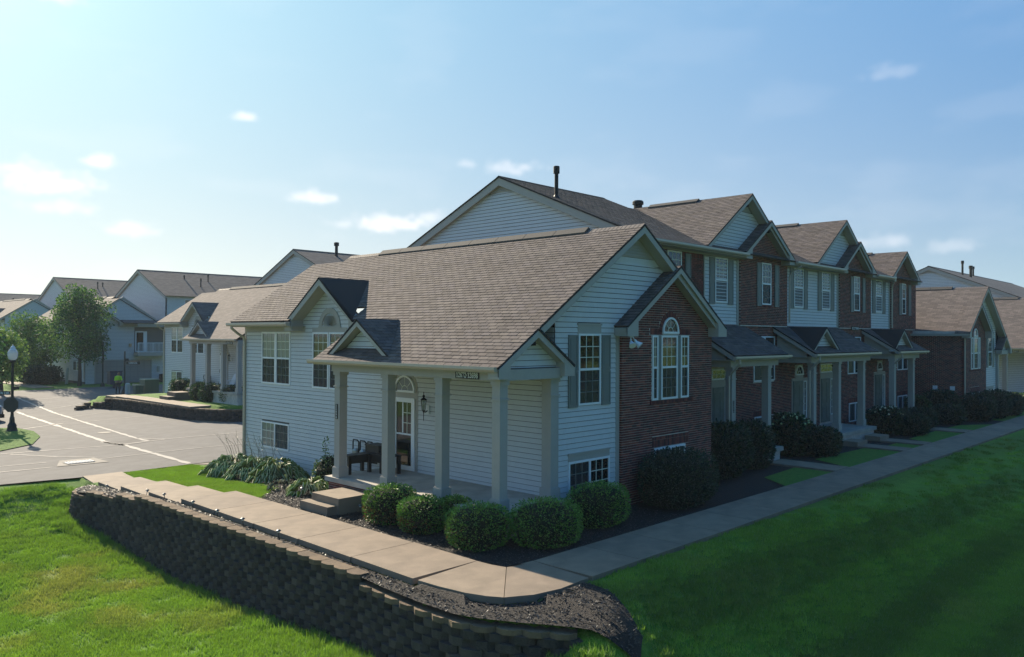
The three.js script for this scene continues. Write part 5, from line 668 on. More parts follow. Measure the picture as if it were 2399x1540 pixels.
// ------------------------------------------------------------------ plants
const leafMat = (o = {}) => new THREE.MeshPhysicalMaterial({ color: 0xffffff, vertexColors: true, roughness: 0.55, transmission: 0.0, side: THREE.DoubleSide, ...o });
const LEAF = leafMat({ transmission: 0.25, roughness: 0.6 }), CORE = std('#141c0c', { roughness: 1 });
function leaf(g, p, d, L, W, roll) { const v = new THREE.Vector3(...d).normalize(), s = Math.abs(v.z) > 0.9 ? new THREE.Vector3(1, 0, 0) : new THREE.Vector3(0, 0, 1), e = s.clone().cross(v).normalize().applyAxisAngle(v, roll); const q = (a, b) => [p[0] + v.x * L * a + e.x * W * b, p[1] + v.y * L * a + e.y * W * b, p[2] + v.z * L * a + e.z * W * b]; g.quad(q(0, 0), q(0.5, -0.5), q(1, 0), q(0.5, 0.5)); }
function shrub(name, label, [u, v], ru, rv, h, o = {}) {
  const { n = 2600, size = 0.06, group, cols = ['#3c5a22', '#48692a', '#33501f', '#5c7a30'], box = 3.0, brown = 0, lobes = 0, y0 = ht(u, v), cat = 'shrub', flowers } = o; const C = cols.map(lin), T = thing(name, label, cat, [u, v, y0], group);
  const sd = rr(0, 90), rad = (a, b) => { const d = [Math.cos(a) * Math.cos(b), Math.sin(a) * Math.cos(b), Math.sin(b)], e = Math.pow(Math.pow(Math.abs(d[0]), box) + Math.pow(Math.abs(d[1]), box) + Math.pow(Math.abs(d[2]), box), -1 / box), w = 1 + 0.13 * (fbm(a * 1.5 + sd, b * 2 + sd, 3) - 0.5) + lobes * (fbm(a * 2.6 + sd * 2, b * 3, 2) - 0.5); return [d[0] * e * ru * w, d[1] * e * rv * w, h * 0.5 + d[2] * e * h * 0.5 * w]; };
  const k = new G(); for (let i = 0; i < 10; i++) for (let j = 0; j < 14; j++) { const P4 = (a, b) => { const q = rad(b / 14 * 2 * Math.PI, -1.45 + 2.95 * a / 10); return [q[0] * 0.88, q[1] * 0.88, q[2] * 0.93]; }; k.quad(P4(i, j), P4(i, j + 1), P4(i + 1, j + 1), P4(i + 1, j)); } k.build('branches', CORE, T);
  const g = new G(); for (let i = 0; i < n; i++) { const a = rr(0, 2 * Math.PI), z = rr(-0.85, 1), b = Math.asin(clamp(z, -1, 1)), q = rad(a, b), t = rr(0.9, 1.03), p = [q[0] * t, q[1] * t, Math.max(0.02, q[2] * t)]; const d = [q[0] / ru + rr(-0.7, 0.7), q[1] / rv + rr(-0.7, 0.7), (q[2] - h * 0.5) / h + rr(-0.5, 0.9)]; let c = shade(C[Math.floor(rnd() * C.length)], rr(0.65, 1.25)); if (brown && q[0] < -0.3 * ru && z < 0.1 && rnd() < brown) c = shade([0.3, 0.11, 0.03], rr(0.6, 1.2)); g.col = c; leaf(g, p, d, size * rr(0.7, 1.3), size * 0.62, rr(0, 3)); }
  g.build('foliage', LEAF, T, null, 'stuff'); if (flowers) { const fl = new G(); for (let i = 0; i < 26; i++) { const a = rr(0, 6.3), q = rad(a, rr(0.5, 1.4)); fl.col = [1, 1, 1]; fl.lathe(q[0], q[1], [[0.001, q[2]], [0.055, q[2] + 0.05], [0.001, q[2] + 0.1]], 7); } fl.build('flower_heads', std(flowers), T); }
  return T;
}
const BXG = 'clipped round boxwood shrubs round the corner porch';
[[[-2.68, 3.0], 0.68, 0.62, 0.98, 'rounded boxwood with browned left side, nearest the porch steps', 0.35], [[-2.75, 1.7], 0.55, 0.58, 0.88, 'second rounded boxwood from the porch steps, rust brown low on its left', 0.35], [[-2.0, 1.35], 0.45, 0.42, 0.82, 'smallest rounded boxwood, squeezed between larger ones before the second porch column', 0], [[-2.72, -0.2], 0.74, 0.68, 0.98, 'yellow green sunlit boxwood at the bend of the walk', 0.1], [[-1.55, -1.12], 0.86, 0.74, 1.06, 'large shaded boxwood in front of the porch corner column', 0], [[0.72, -0.82], 0.9, 0.66, 1.08, 'broad shaded boxwood under the basement window of the siding gable', 0]].forEach(([p, a, b, h, l, br]) => shrub('boxwood', l, p, a * 0.9, b * 0.88, h * 0.94, { brown: br, n: 4200, size: 0.05, y0: -0.66, cols: ['#5f8a2c', '#6f9a34', '#527c28', '#83ab40'] }));
const DK = ['#22361a', '#2b4020', '#1d2f17', '#35502a'];
shrub('yew_shrub', 'wide dark shrub in front of the brick gable basement window', [4.15, -0.95], 1.25, 0.78, 1.5, { n: 5000, size: 0.07, cols: DK, y0: -0.66 });
shrub('yew_shrub', 'tall dark shrub before the first brick entrance door', [8.9, 0.55], 1.2, 0.9, 1.75, { n: 5000, size: 0.1, cols: DK, lobes: 0.2, y0: -0.66 });
shrub('yew_shrub', 'dark shrub tucked behind the tall one at the first entrance porch', [11.3, 0.7], 0.9, 0.75, 1.6, { n: 3800, size: 0.1, cols: DK, lobes: 0.2, y0: -0.66 });
shrub('hydrangea', 'leafy bush with pale green flower heads by the second entrance porch', [15.4, 1.1], 0.95, 0.75, 1.55, { n: 3200, size: 0.13, cols: ['#2a4420', '#38562a', '#223818'], lobes: 0.3, y0: -0.66, flowers: '#b9cf9a' });
shrub('yew_shrub', 'low dark shrub right of the flowering bush at the second porch', [15.9, 0.0], 0.8, 0.6, 1.1, { n: 2600, size: 0.1, cols: DK, lobes: 0.2, y0: -0.66 });
shrub('hydrangea', 'bush with cream flower heads left of the farthest entrance porch', [25.2, 0.75], 1.0, 0.8, 1.2, { n: 2600, size: 0.13, cols: ['#2a4420', '#38562a', '#223818'], lobes: 0.3, y0: -0.62, flowers: '#d8d8b8' });
shrub('yew_shrub', 'dark rounded shrub in front of the cream flowered bush', [25.6, -0.35], 0.9, 0.62, 0.95, { n: 2200, size: 0.1, cols: DK, y0: -0.62 });
shrub('yew_shrub', 'dark spreading shrub in front of the farthest entrance porch', [28.7, 0.3], 0.95, 0.7, 1.0, { n: 2200, size: 0.11, cols: DK, lobes: 0.3, y0: -0.62 });
shrub('hydrangea', 'small leafy bush against the last porch column', [31.7, 1.3], 0.6, 0.6, 1.35, { n: 1500, size: 0.13, cols: ['#2f4d24', '#3c5c2c'], lobes: 0.3, y0: -0.62 });
shrub('yew_shrub', 'low feathery dark shrub beside the far walkway', [32.2, 0.0], 1.0, 0.8, 1.0, { n: 2200, size: 0.11, cols: DK, lobes: 0.3, y0: -0.62 });
shrub('yew_shrub', 'dark hedge shrub below the two white dryer vents', [34.0, 0.8], 1.0, 0.9, 1.6, { n: 2400, size: 0.11, cols: DK, lobes: 0.15, y0: -0.62 });
shrub('yew_shrub', 'big rounded hedge shrub at the corner of the far brick bay', [35.4, -0.7], 1.4, 0.8, 1.5, { n: 2800, size: 0.11, cols: DK, y0: -0.62 });
shrub('yew_shrub', 'dark hedge shrub before the far brick bay window', [37.9, -1.0], 1.3, 0.7, 1.55, { n: 2400, size: 0.11, cols: DK, y0: -0.62 });
shrub('yew_shrub', 'last dark hedge shrub along the sidewalk at the right edge', [40.6, -1.1], 1.4, 0.7, 1.25, { n: 2400, size: 0.11, cols: DK, y0: -0.62 });
shrub('yew_shrub', 'sunlit yellow green shrubs in front of the next row at the right edge', [49.0, 0.2], 1.3, 2.2, 0.8, { n: 2400, size: 0.13, cols: ['#5c7a30', '#6f8a3a'], y0: -0.64 });
// across the street
[[[9.9, 43.2], 0.78, 0.75, 1.2, 'round boxwood left of the porch steps across the street'], [[9.3, 39.6], 0.6, 0.62, 1.1, 'boxwood just right of the porch steps across the street'], [[9.0, 38.2], 0.66, 0.66, 1.15, 'middle boxwood of the row before the porch across the street'], [[9.0, 36.6], 0.8, 0.9, 1.2, 'biggest boxwood of the row before the porch across the street'], [[9.3, 34.6], 0.7, 0.8, 1.15, 'boxwood across the street half hidden by the house corner']].forEach(([p, a, b, h, l]) => shrub('boxwood', l, p, a, b, h, { n: 1500, size: 0.09, y0: -0.4 }));
{ // hostas: arching pointed leaves with pale rims
  const hosta = (label, [u, v], R, h, n, cols, L = 0.3) => { const T = thing('hosta', label, 'plant', [u, v, ht(u, v)]), C = cols.map(lin); const cnt = Math.min(n, 300);
    for (let i = 0; i < cnt; i++) { const a = rr(0, 6.28), r = R * Math.sqrt(rnd()), e = 1 - Math.pow(r / R, 2), b = [Math.cos(a) * r, Math.sin(a) * r, 0.06 + h * e * rr(0.75, 1.05)], l = L * rr(0.7, 1.2), w = l * 0.5, dr = rr(0.25, 0.7), sd = [-Math.sin(a), Math.cos(a)], m = [b[0] + Math.cos(a) * l * 0.5, b[1] + Math.sin(a) * l * 0.5, b[2] + 0.05], t = [b[0] + Math.cos(a) * l, b[1] + Math.sin(a) * l, b[2] - dr * l], g = new G(), c = C[Math.floor(rnd() * C.length)]; const off = (p, k, z) => [p[0] + sd[0] * k, p[1] + sd[1] * k, p[2] + z];
      g.col = shade(c, rr(0.8, 1.1)); g.quad(b, off(m, -w * 0.36, 0.015), t, m); g.quad(b, m, t, off(m, w * 0.36, 0.015)); g.col = shade([0.55, 0.58, 0.3], rr(0.8, 1.1)); g.tri(b, off(m, -w * 0.5, 0.0), off(m, -w * 0.36, 0.016)); g.tri(off(m, -w * 0.36, 0.016), off(m, -w * 0.5, 0), t); g.tri(b, off(m, w * 0.36, 0.016), off(m, w * 0.5, 0)); g.tri(off(m, w * 0.36, 0.016), t, off(m, w * 0.5, 0)); g.build('leaf', LEAF, T); }
    return T; };
  const HC = ['#6b8a50', '#7a985c', '#5c7a44', '#86a262'];
  hosta('large clump of striped hostas at the left corner of the house', [-1.15, 13.9], 0.95, 0.6, 190, HC, 0.36); hosta('middle clump of striped hostas along the siding wall', [-1.05, 12.5], 0.9, 0.6, 180, HC, 0.36); hosta('right hand clump of yellow green hostas along the siding wall', [-1.0, 11.3], 0.85, 0.58, 170, ['#6f8a30', '#7d9438', '#57782e'], 0.34);
  hosta('small bright hosta beside the porch steps', [-1.95, 7.75], 0.5, 0.4, 90, ['#7d9a3c', '#6c8c34', '#8aa348'], 0.32);
  hosta('left clump of dark red leaves in the mulch bed', [-2.1, 9.25], 0.3, 0.22, 40, ['#3a1210', '#2c0e10', '#521c16'], 0.16); hosta('right clump of dark red leaves near the small hosta', [-1.85, 8.55], 0.32, 0.22, 40, ['#3a1210', '#2c0e10', '#6a2c22'], 0.16);
  shrub('small_shrub', 'young shrub with a tall shoot beside the porch slab', [-0.9, 8.35], 0.5, 0.5, 0.95, { n: 900, size: 0.075, cols: ['#56733f', '#6d8a55', '#45602f'], lobes: 0.5, box: 2 });
  { const T = thing('shoot_stem', 'tall thin leafy shoot rising over the young shrub', 'plant', [-0.85, 8.6, -0.1]), g = new G(); g.col = lin('#5a4a30'); g.tube([[0, 0, -0.4], [0.02, 0.05, 0.3], [0.0, 0.12, 0.85]], [0.012, 0.009, 0.004], 5); for (let i = 0; i < 60; i++) { const t = rr(0.1, 0.85); g.col = shade(lin('#7a9560'), rr(0.8, 1.2)); leaf(g, [rr(-0.07, 0.07), 0.08 + rr(-0.09, 0.09), t], [rr(-1, 1), rr(-1, 1), rr(-0.2, 1)], 0.09, 0.05, rr(0, 3)); } g.build('stem', LEAF, T); }
  { const T = thing('flower_stalks', 'thin bare flower stalks standing among the hostas against the siding', 'plant', [-0.6, 13, -0.9]), g = new G(); for (let i = 0; i < 26; i++) { const u = rr(-0.5, 0.3), v = rr(-1.9, 2.4), lu = rr(-0.5, 0.1), lv = rr(-0.3, 0.9); g.col = lin('#6c6a52'); g.tube([[u, v, 0.2], [u + lu * 0.3, v + lv * 0.4, 0.75], [u + lu, v + lv, rr(1.0, 1.45)]], [0.007, 0.006, 0.003], 4); g.col = lin('#a9a894'); for (let k = 0; k < 3; k++) leaf(g, [u + lu * 0.8, v + lv * 0.8, 1 + k * 0.08], [rr(-1, 1), rr(-1, 1), 0.5], 0.05, 0.03, rr(0, 3)); } const m = g.build('stalks', LEAF, T); m.userData.kind = 'stuff'; }
}
// ------------------------------------------------------------------ trees
function tree(name, label, [u, v], H0, R, hgt, o = {}) {
  const { n = 9000, cols = ['#37592a', '#446a30', '#2d4c24', '#587a36', '#6d8b3c'], size = 0.2, group, seedv = 1, flatten = 1, y0 = ht(u, v) } = o; const T = thing(name, label, 'tree', [u, v, y0], group), C = cols.map(lin); seed = 1000 + seedv;
  const tr = new G(); tr.col = lin('#4a4038'); const fork = H0 * 1.15; tr.tube([[0, 0, -0.2], [0.03, 0.02, H0 * 0.5], [0.0, 0.05, fork]], [0.2, 0.15, 0.12], 9); const cl = [];
  for (let i = 0; i < 26; i++) { const a = i * 2.4 + rr(-0.3, 0.3), t = (i + 0.5) / 26, z = lerp(H0 + 0.5, hgt - R * 0.18, t), rad = R * Math.pow(Math.sin(Math.PI * clamp(0.14 + 0.8 * t, 0, 1)), 0.75) * rr(0.55, 0.92), p = [Math.cos(a) * rad, Math.sin(a) * rad, z]; tr.tube([[0, 0.05, lerp(H0 * 0.9, hgt * 0.75, t)], [p[0] * 0.5, p[1] * 0.5, z - 0.25], p], [0.06, 0.035, 0.012], 5); cl.push([p, R * rr(0.3, 0.44)]); }
  tr.build('trunk', vc({ roughness: 0.95 }), T); for (let i = 0; i < 10; i++) cl.push([[rr(-0.4, 0.4) * R, rr(-0.4, 0.4) * R, lerp(H0 + 0.6, hgt - R * 0.4, rnd())], R * 0.45]);
  const g = new G(); for (let i = 0; i < n; i++) { const [c, r] = cl[Math.floor(rnd() * cl.length)], d = new THREE.Vector3(rr(-1, 1), rr(-1, 1), rr(-1, 1)).normalize(), q = r * Math.pow(rnd(), 0.4), p = [c[0] + d.x * q, c[1] + d.y * q, c[2] + d.z * q * 0.85 * flatten]; if (p[2] < H0 * 0.7) continue; const k = vnoise(p[0] * 1.1 + 30, p[1] * 1.1 + p[2] * 0.9); g.col = shade(C[Math.floor(rnd() * C.length)], lerp(0.7, 1.25, k)); leaf(g, p, [d.x + rr(-0.8, 0.8), d.y + rr(-0.8, 0.8), d.z - 0.2 + rr(-0.7, 0.5)], size * rr(0.7, 1.3), size * 0.7, rr(0, 3)); }
  g.build('crown', leafMat({ transmission: 0.4, roughness: 0.9 }), T, null, 'stuff'); return T;
}
tree('street_tree', 'full green tree in front of the grey garage house', [10.3, 65.2], 2.3, 2.75, 8.9, { n: 12000, seedv: 3 });
tree('street_tree', 'dark green tree at the left edge behind the lamp post', [-4.6, 42.0], 1.8, 2.9, 6.7, { n: 11000, seedv: 5, cols: ['#2f5026', '#3a5f2b', '#284420', '#5a7c36'] });
tree('street_tree', 'lower bushy tree left of the full green tree', [8.2, 72.5], 1.2, 2.6, 6.6, { n: 8000, seedv: 9, cols: ['#48692a', '#5a7c36', '#3a5a24', '#7a9440'] });
tree('street_tree', 'yellow green young tree right behind the lamp globe', [2.4, 58], 1.0, 1.9, 5.2, { n: 6000, seedv: 12, cols: ['#5f7d32', '#6f8c3a', '#4a6a2a', '#86a04a'] });
shrub('hedge_shrub', 'dark shrubs in the shade below the bushy tree', [8.6, 70], 1.6, 1.6, 1.7, { n: 1500, size: 0.18, cols: DK });
{ // trees beyond the lawn, seen in the window glass
  const src = scene.children.filter(o => o.name.startsWith('street_tree'));
  [[8, -40, 0, 1.1], [20, -46, 1, 1.35], [31, -41, 0, 1.2], [43, -48, 1, 1.3], [56, -44, 0, 1.25], [70, -50, 1, 1.4], [86, -46, 0, 1.3]].forEach(([u, v, k, s], i) => { const c = src[k].clone(); c.name = numbered('lawn_tree'); c.position.set(u, ht(u, v), -v); c.rotation.y = i * 1.3; c.scale.set(s * 1.5, s, s * 1.5); c.userData = { label: 'green tree beyond the lawn, seen only in the upper window glass', category: 'tree', group: 'trees across the lawn' }; scene.add(c); });
}
// ------------------------------------------------------------------ street furniture, car, person
const GRN = std('#101c17', { roughness: 0.65 });
function signBlade(T, txt, p, ex, w, h, fit, o = {}) { const n = [ex[1], -ex[0]], g = new G(), B = [p[0] + ex[0] * w, p[1] + ex[1] * w, p[2]]; g.prism([p, B, [B[0], B[1], B[2] + h], [p[0], p[1], p[2] + h]], [-n[0] * 0.02, -n[1] * 0.02, 0]); const m = g.build('street_name_sign', GRN, T); if (txt) face('lettering', board([{ t: txt, size: 0.8, fit, x: o.x }], w, h, 'bold $px sans-serif', '#e8ece8', '#12201a'), m, [p[0] + n[0] * 0.004, p[1] + n[1] * 0.004, p[2]], ex, w, h); }
const CR = [Math.sin(YAW), -Math.cos(YAW)];                               // across the view, to the right
{
  const y0 = ht(-2.85, 34.4), T = thing('lamp_post', 'dark lamp post with glass globe, street name sign and stop sign seen from behind', 'street lamp', [-2.85, 34.4, y0]);
  new G().lathe(0, 0, [[0.3, 0], [0.3, 0.06], [0.24, 0.12], [0.2, 0.3], [0.22, 0.33], [0.13, 0.5], [0.11, 0.75], [0.085, 0.8], [0.07, 1.0], [0.06, 3.55], [0.085, 3.6], [0.13, 3.66], [0.11, 3.72]], 16).build('post', GRN, T);
  const gl = new THREE.MeshPhysicalMaterial({ color: 0xdfe6ec, roughness: 0.25, transmission: 0.55, thickness: 0, side: THREE.DoubleSide });
  new G().lathe(0, 0, [[0.12, 3.72], [0.2, 3.8], [0.235, 3.95], [0.24, 4.1], [0.2, 4.2], [0.14, 4.24]], 18).build('lamp_globe', gl, T); new G().lathe(0, 0, [[0.17, 4.24], [0.15, 4.28], [0.1, 4.32], [0.12, 4.37], [0.08, 4.42], [0.02, 4.46], [0.02, 4.52], [0.001, 4.53]], 16).build('globe_finial', std('#c9d0d4', { roughness: 0.3 }), T);
  signBlade(T, 'EN CIR.', [-CR[0] * 1.02, -CR[1] * 1.02, 1.92], CR, 0.92, 0.2, 0.62, { x: 0.66 }); signBlade(T, null, [0.06, 0.1, 2.16], [0.72, 0.69], 0.5, 0.17, 1);
  { const g = new G(), o = []; for (let i = 0; i < 8; i++) { const a = (i + 0.5) / 8 * 2 * Math.PI, x = 0.41 * Math.cos(a), z = 0.41 * Math.sin(a); o.push([CR[0] * x + CR[1] * 0.1, CR[1] * x - CR[0] * 0.1, 1.42 + z]); } g.prism(o, [-CR[1] * -0.015, CR[0] * -0.015, 0]); g.build('stop_sign_back', std('#39352f', { roughness: 0.6 }), T); }
}
{
  const at = [10.1, 54.2], y0 = ht(...at), T = thing('street_sign_post', 'dark post carrying the LEAH LN. street name sign', 'street sign', [...at, y0]); new G().lathe(0, 0, [[0.24, 0], [0.22, 0.2], [0.12, 0.45], [0.08, 0.55], [0.055, 0.8], [0.055, 3.4], [0.07, 3.42], [0.001, 3.5]], 14).build('post', GRN, T);
  signBlade(T, 'LEAH LN.', [CR[0] * 0.12, CR[1] * 0.12, 2.42], CR, 1.1, 0.22, 0.66); signBlade(T, null, [0.06, 0, 2.68], [0.86, 0.5], 0.36, 0.2, 1); new G().tube([[0, 0, 2.66], [CR[0] * 1.2, CR[1] * 1.2, 2.66]], 0.012, 5).build('sign_bracket', GRN, T);
  const a2 = [11.5, 63.0], y2 = ht(...a2), T2 = thing('sign_post', 'dark post with a sign seen edge on, before the garage door', 'sign post', [...a2, y2]); new G().lathe(0, 0, [[0.2, 0], [0.16, 0.2], [0.07, 0.35], [0.055, 0.5], [0.055, 4.0], [0.001, 4.05]], 12).build('post', GRN, T2); { const g = new G(), o = []; for (let i = 0; i < 8; i++) { const a = (i + 0.5) / 8 * 2 * Math.PI; o.push([0.06 + 0.38 * Math.cos(a) * 0.28, 0.38 * Math.cos(a) * 0.9, 2.75 + 0.38 * Math.sin(a)]); } g.prism(o, [0.02, 0, 0]); g.build('sign_plate', std('#2a2825'), T2); }
}
{ const GB = std('#46604f', { roughness: 0.5 });
  const bx = (label, at, w, d, h, top) => { const T = thing('utility_box', label, 'utility box', [...at, ht(...at)]); new G().box(-w / 2, w / 2, -d / 2, d / 2, 0, h - 0.06).build('cabinet', GB, T); const g = new G(); g.prism([[-w / 2 - 0.03, -d / 2 - 0.03, h - 0.06], [w / 2 + 0.03, -d / 2 - 0.03, h - 0.06], [w / 2 + 0.03, -d / 2 - 0.03, h], [-w / 2 - 0.03, -d / 2 - 0.03, h + top]], [0, d + 0.06, 0]); g.build('lid', std('#8d9a8c', { roughness: 0.4 }), T); new G().box(-0.004, 0.004, -d / 2 - 0.008, -d / 2, 0.05, h - 0.1).build('door_seam', M.blackMetal, T); };
  bx('large green utility box on the kerb below the curved wall corner', [12.3, 54.8], 1.15, 1.05, 1.12, 0.02); bx('small green utility box with pale lid left of the larger one', [11.2, 54.3], 0.62, 0.6, 0.72, 0.08);
  const P0 = [10.15, 53.7], T = thing('utility_pedestal', 'pale grey utility pedestal beside the person in the yellow shirt', 'utility pedestal', [...P0, ht(...P0)]); new G().tube([[0, 0, 0], [0, 0, 0.8], [0, 0, 0.9], [0, 0, 0.95]], [0.2, 0.19, 0.17, 0.08], 10).build('shell', std('#a9b0ac', { roughness: 0.5 }), T); new G().tube([[0, 0, 0.0], [0, 0, 0.08]], 0.23, 10).build('base_ring', std('#7d8580'), T);
  const P1 = [10.4, 69.0], T1 = thing('utility_pedestal', 'slim pale marker post near the trunk of the full green tree', 'marker post', [...P1, ht(...P1)]); new G().tube([[0, 0, 0], [0.08, 0.02, 1.3], [0.1, 0.02, 1.5]], [0.14, 0.12, 0.09], 8).build('post', std('#b6bbb0'), T1);
  const P2 = [11.5, 60.2], T2 = thing('mailbox_cluster', 'dark blue cluster mailbox behind the person in the yellow shirt', 'mailbox', [...P2, ht(...P2)]); const NB = std('#1f2b44', { roughness: 0.45 }); new G().box(-0.5, 0.5, -0.35, 0.35, 0.35, 1.45).build('cabinet', NB, T2); new G().box(-0.54, 0.54, -0.39, 0.39, 1.45, 1.52).build('roof_cap', NB, T2); new G().box(-0.12, 0.12, -0.12, 0.12, 0, 0.35).build('pedestal', NB, T2); for (let i = 0; i < 3; i++) for (let j = 0; j < 4; j++) new G().box(-0.46 + i * 0.31, -0.46 + i * 0.31 + 0.28, -0.365, -0.351, 0.42 + j * 0.25, 0.42 + j * 0.25 + 0.22).build('mail_door', std('#2a3855', { roughness: 0.4 }), T2);
  const P3 = [11.43 + 7.05, 82.62 - 15.35 - 0.75], T3 = thing('air_conditioner', 'dark air conditioning unit beside the double garage door', 'air conditioner', [...P3, 0.55 - 1.45]); new G().box(-0.38, 0.38, -0.38, 0.38, 0, 0.9).build('cabinet', std('#1d2022'), T3); for (let i = 0; i < 12; i++) new G().box(-0.39, 0.39, -0.395, -0.385, 0.08 + i * 0.065, 0.1 + i * 0.065).build('louvre', std('#2c3032'), T3); new G().lathe(0, 0, [[0.34, 0.9], [0.34, 0.93], [0.001, 0.94]], 16).build('fan_guard', std('#2c3032'), T3);
}
{ // white slatted garden chair on the porch across the street
  const T = thing('garden_chair', 'white slatted Adirondack chair on the porch across the street', 'chair', [10.81 - 0.95, 32.97 + 3.2, 0.4]), W = std('#d7dee4', { roughness: 0.5 });
  for (let i = 0; i < 6; i++) { const v = -0.28 + i * 0.112; new G().prism([[0.18, v - 0.045, 0.3], [0.18, v + 0.045, 0.3], [0.52, v + 0.05, 1.02 - Math.abs(i - 2.5) * 0.03], [0.52, v - 0.05, 1.02 - Math.abs(i - 2.5) * 0.03]], [0.02, 0, 0.01]).build('back_slat', W, T); } for (let i = 0; i < 5; i++) new G().box(-0.32 + i * 0.11, -0.22 + i * 0.11, -0.3, 0.3, 0.36 - i * 0.02, 0.38 - i * 0.02).build('seat_slat', W, T);
  for (const s of [-1, 1]) { new G().box(-0.36, 0.3, s * 0.36 - 0.06, s * 0.36 + 0.06, 0.56, 0.585).build('armrest', W, T); new G().box(-0.34, -0.28, s * 0.34 - 0.02, s * 0.34 + 0.02, 0, 0.56).build('leg', W, T); new G().prism([[0.2, s * 0.33 - 0.015, 0.36], [0.2, s * 0.33 + 0.015, 0.36], [0.6, s * 0.33 + 0.015, 0.0], [0.6, s * 0.33 - 0.015, 0.0]], [0, 0, 0.1]).build('leg', W, T); }
  const B = thing('fire_pit', 'dark wide bowl planter in front of the next row at the right edge', 'planter', [49.6, -0.6, -0.35]); new G().lathe(0, 0, [[0.25, -0.3], [0.3, 0], [0.75, 0.3], [0.95, 0.42], [0.9, 0.45], [0.001, 0.38]], 20).build('bowl', std('#1c1d1e'), B);
  // porch steps and walk across the street
  const S2 = new THREE.Group(); S2.name = 'steps_across_street'; S2.userData.kind = 'structure'; scene.add(S2); const sb = (u0, u1, v0, v1, y0, y1) => { const g = new G(); g.col = CON[1]; g.box(u0, u1, v0, v1, y0, y1); g.build('step', M.concrete, S2); }; const o = [10.81, 32.97, 0.4]; sb(o[0] - 3.2, o[0] - 2.23, o[1] + 6.0, o[1] + 7.3, -0.5, 0.15); sb(o[0] - 3.7, o[0] - 3.2, o[1] + 6.0, o[1] + 7.3, -0.5, -0.1);
  const W2 = new THREE.Group(); W2.name = 'pavement_across_street'; W2.userData.kind = 'structure'; scene.add(W2); const L = []; for (let v = 46.5; v > 31.5; v -= 1.9) { const y = Math.max(ht(6.8, v), ht(6.8, v - 1.9)) + 0.05; L.push([[[7.25, v], [5.95, v], [5.95 + (v < 35 ? 0.5 : 0), v - 1.9], [7.25, v - 1.9]], y]); } for (let v = 64; v < 80; v += 2) L.push([[[7.9, v], [6.3, v], [6.3, v + 2], [7.9, v + 2]], ht(7, v + 1) + 0.06]); slabs(W2, L);
}
{ // the car at the left edge: dark front with pale bonnet, nose towards the right
  const P = [-1.75, 41.1], T = thing('parked_car', 'blue grey car nosing into the street at the left edge, behind the stop sign', 'car', [...P, ht(...P) + 0.02], null, 0); const B = new THREE.MeshPhysicalMaterial({ color: new THREE.Color('#7f93a8'), roughness: 0.3, metalness: 0.4, clearcoat: 1, clearcoatRoughness: 0.05, side: THREE.DoubleSide }), D = std('#0e1013', { roughness: 0.35 });
  // cross sections along the length (x back from the nose, direction -u): [x, half width, bottom, belt, roof]
  const sec = [[0, 0.55, 0.45, 0.72, 0.78], [0.12, 0.8, 0.3, 0.86, 0.93], [0.4, 0.88, 0.25, 0.95, 1.03], [1.2, 0.92, 0.25, 1.02, 1.1], [1.5, 0.93, 0.25, 1.04, 1.16], [2.2, 0.93, 0.25, 1.06, 1.62], [3.2, 0.93, 0.25, 1.06, 1.7], [4.1, 0.92, 0.28, 1.06, 1.62], [4.6, 0.86, 0.35, 1.05, 1.3], [4.75, 0.75, 0.5, 0.95, 1.05]];
  const ring = ([x, w, b, m, r]) => { const t = r > m + 0.2 ? w * 0.74 : w * 0.86; return [[-x, -w * 0.9, b], [-x, -w, (b + m) / 2], [-x, -w * 0.98, m], [-x, -t, r - 0.03], [-x, 0, r], [-x, t, r - 0.03], [-x, w * 0.98, m], [-x, w, (b + m) / 2], [-x, w * 0.9, b]]; }, g = new G();
  for (let i = 0; i + 1 < sec.length; i++) { const a = ring(sec[i]), b = ring(sec[i + 1]); for (let j = 0; j < a.length; j++) { const k = (j + 1) % a.length; g.quad(a[j], a[k], b[k], b[j]); } } g.poly(ring(sec[0])); g.poly(ring(sec[sec.length - 1]).reverse()); g.build('body', B, T);
  new G().prism([[-1.5, -0.74, 1.13], [-1.5, 0.74, 1.13], [-2.15, 0.66, 1.58], [-2.15, -0.66, 1.58]], [0.015, 0, 0.015]).build('windscreen', M.glass, T); for (const s of [-1, 1]) { new G().prism([[-1.9, s * 0.93, 1.1], [-4.2, s * 0.92, 1.1], [-3.95, s * 0.72, 1.57], [-2.3, s * 0.72, 1.57]], [0, s * 0.012, 0.004]).build('side_window', M.glass, T); const w = x => { const t = new G(); t.tube([[x, s * 0.72, 0.33], [x, s * 0.94, 0.33]], 0.33, 18); const m = t.build('wheel', D, T); new G().tube([[x, s * 0.94, 0.33], [x, s * 0.955, 0.33]], 0.2, 12).build('rim', M.galv, m); }; w(-0.9); w(-3.8); new G().prism([[-0.03, s * 0.42, 0.74], [-0.2, s * 0.8, 0.8], [-0.24, s * 0.82, 0.88], [-0.04, s * 0.44, 0.84]], [0.03, 0, 0.01]).build('headlight', std('#e6ecf2', { roughness: 0.1 }), T); new G().box(-1.75, -1.6, s * 0.95 - 0.1, s * 0.95 + 0.1, 1.05, 1.18).build('mirror', B, T); }
  const gr = new G().box(-0.05, 0.03, -0.52, 0.52, 0.42, 0.72).build('grille', D, T); for (let i = 0; i < 3; i++) new G().box(0.03, 0.045, -0.48, 0.48, 0.48 + i * 0.08, 0.5 + i * 0.08).build('grille_bar', M.galv, gr); new G().box(-0.35, 0.02, -0.8, 0.8, 0.2, 0.42).build('bumper', D, T);
}
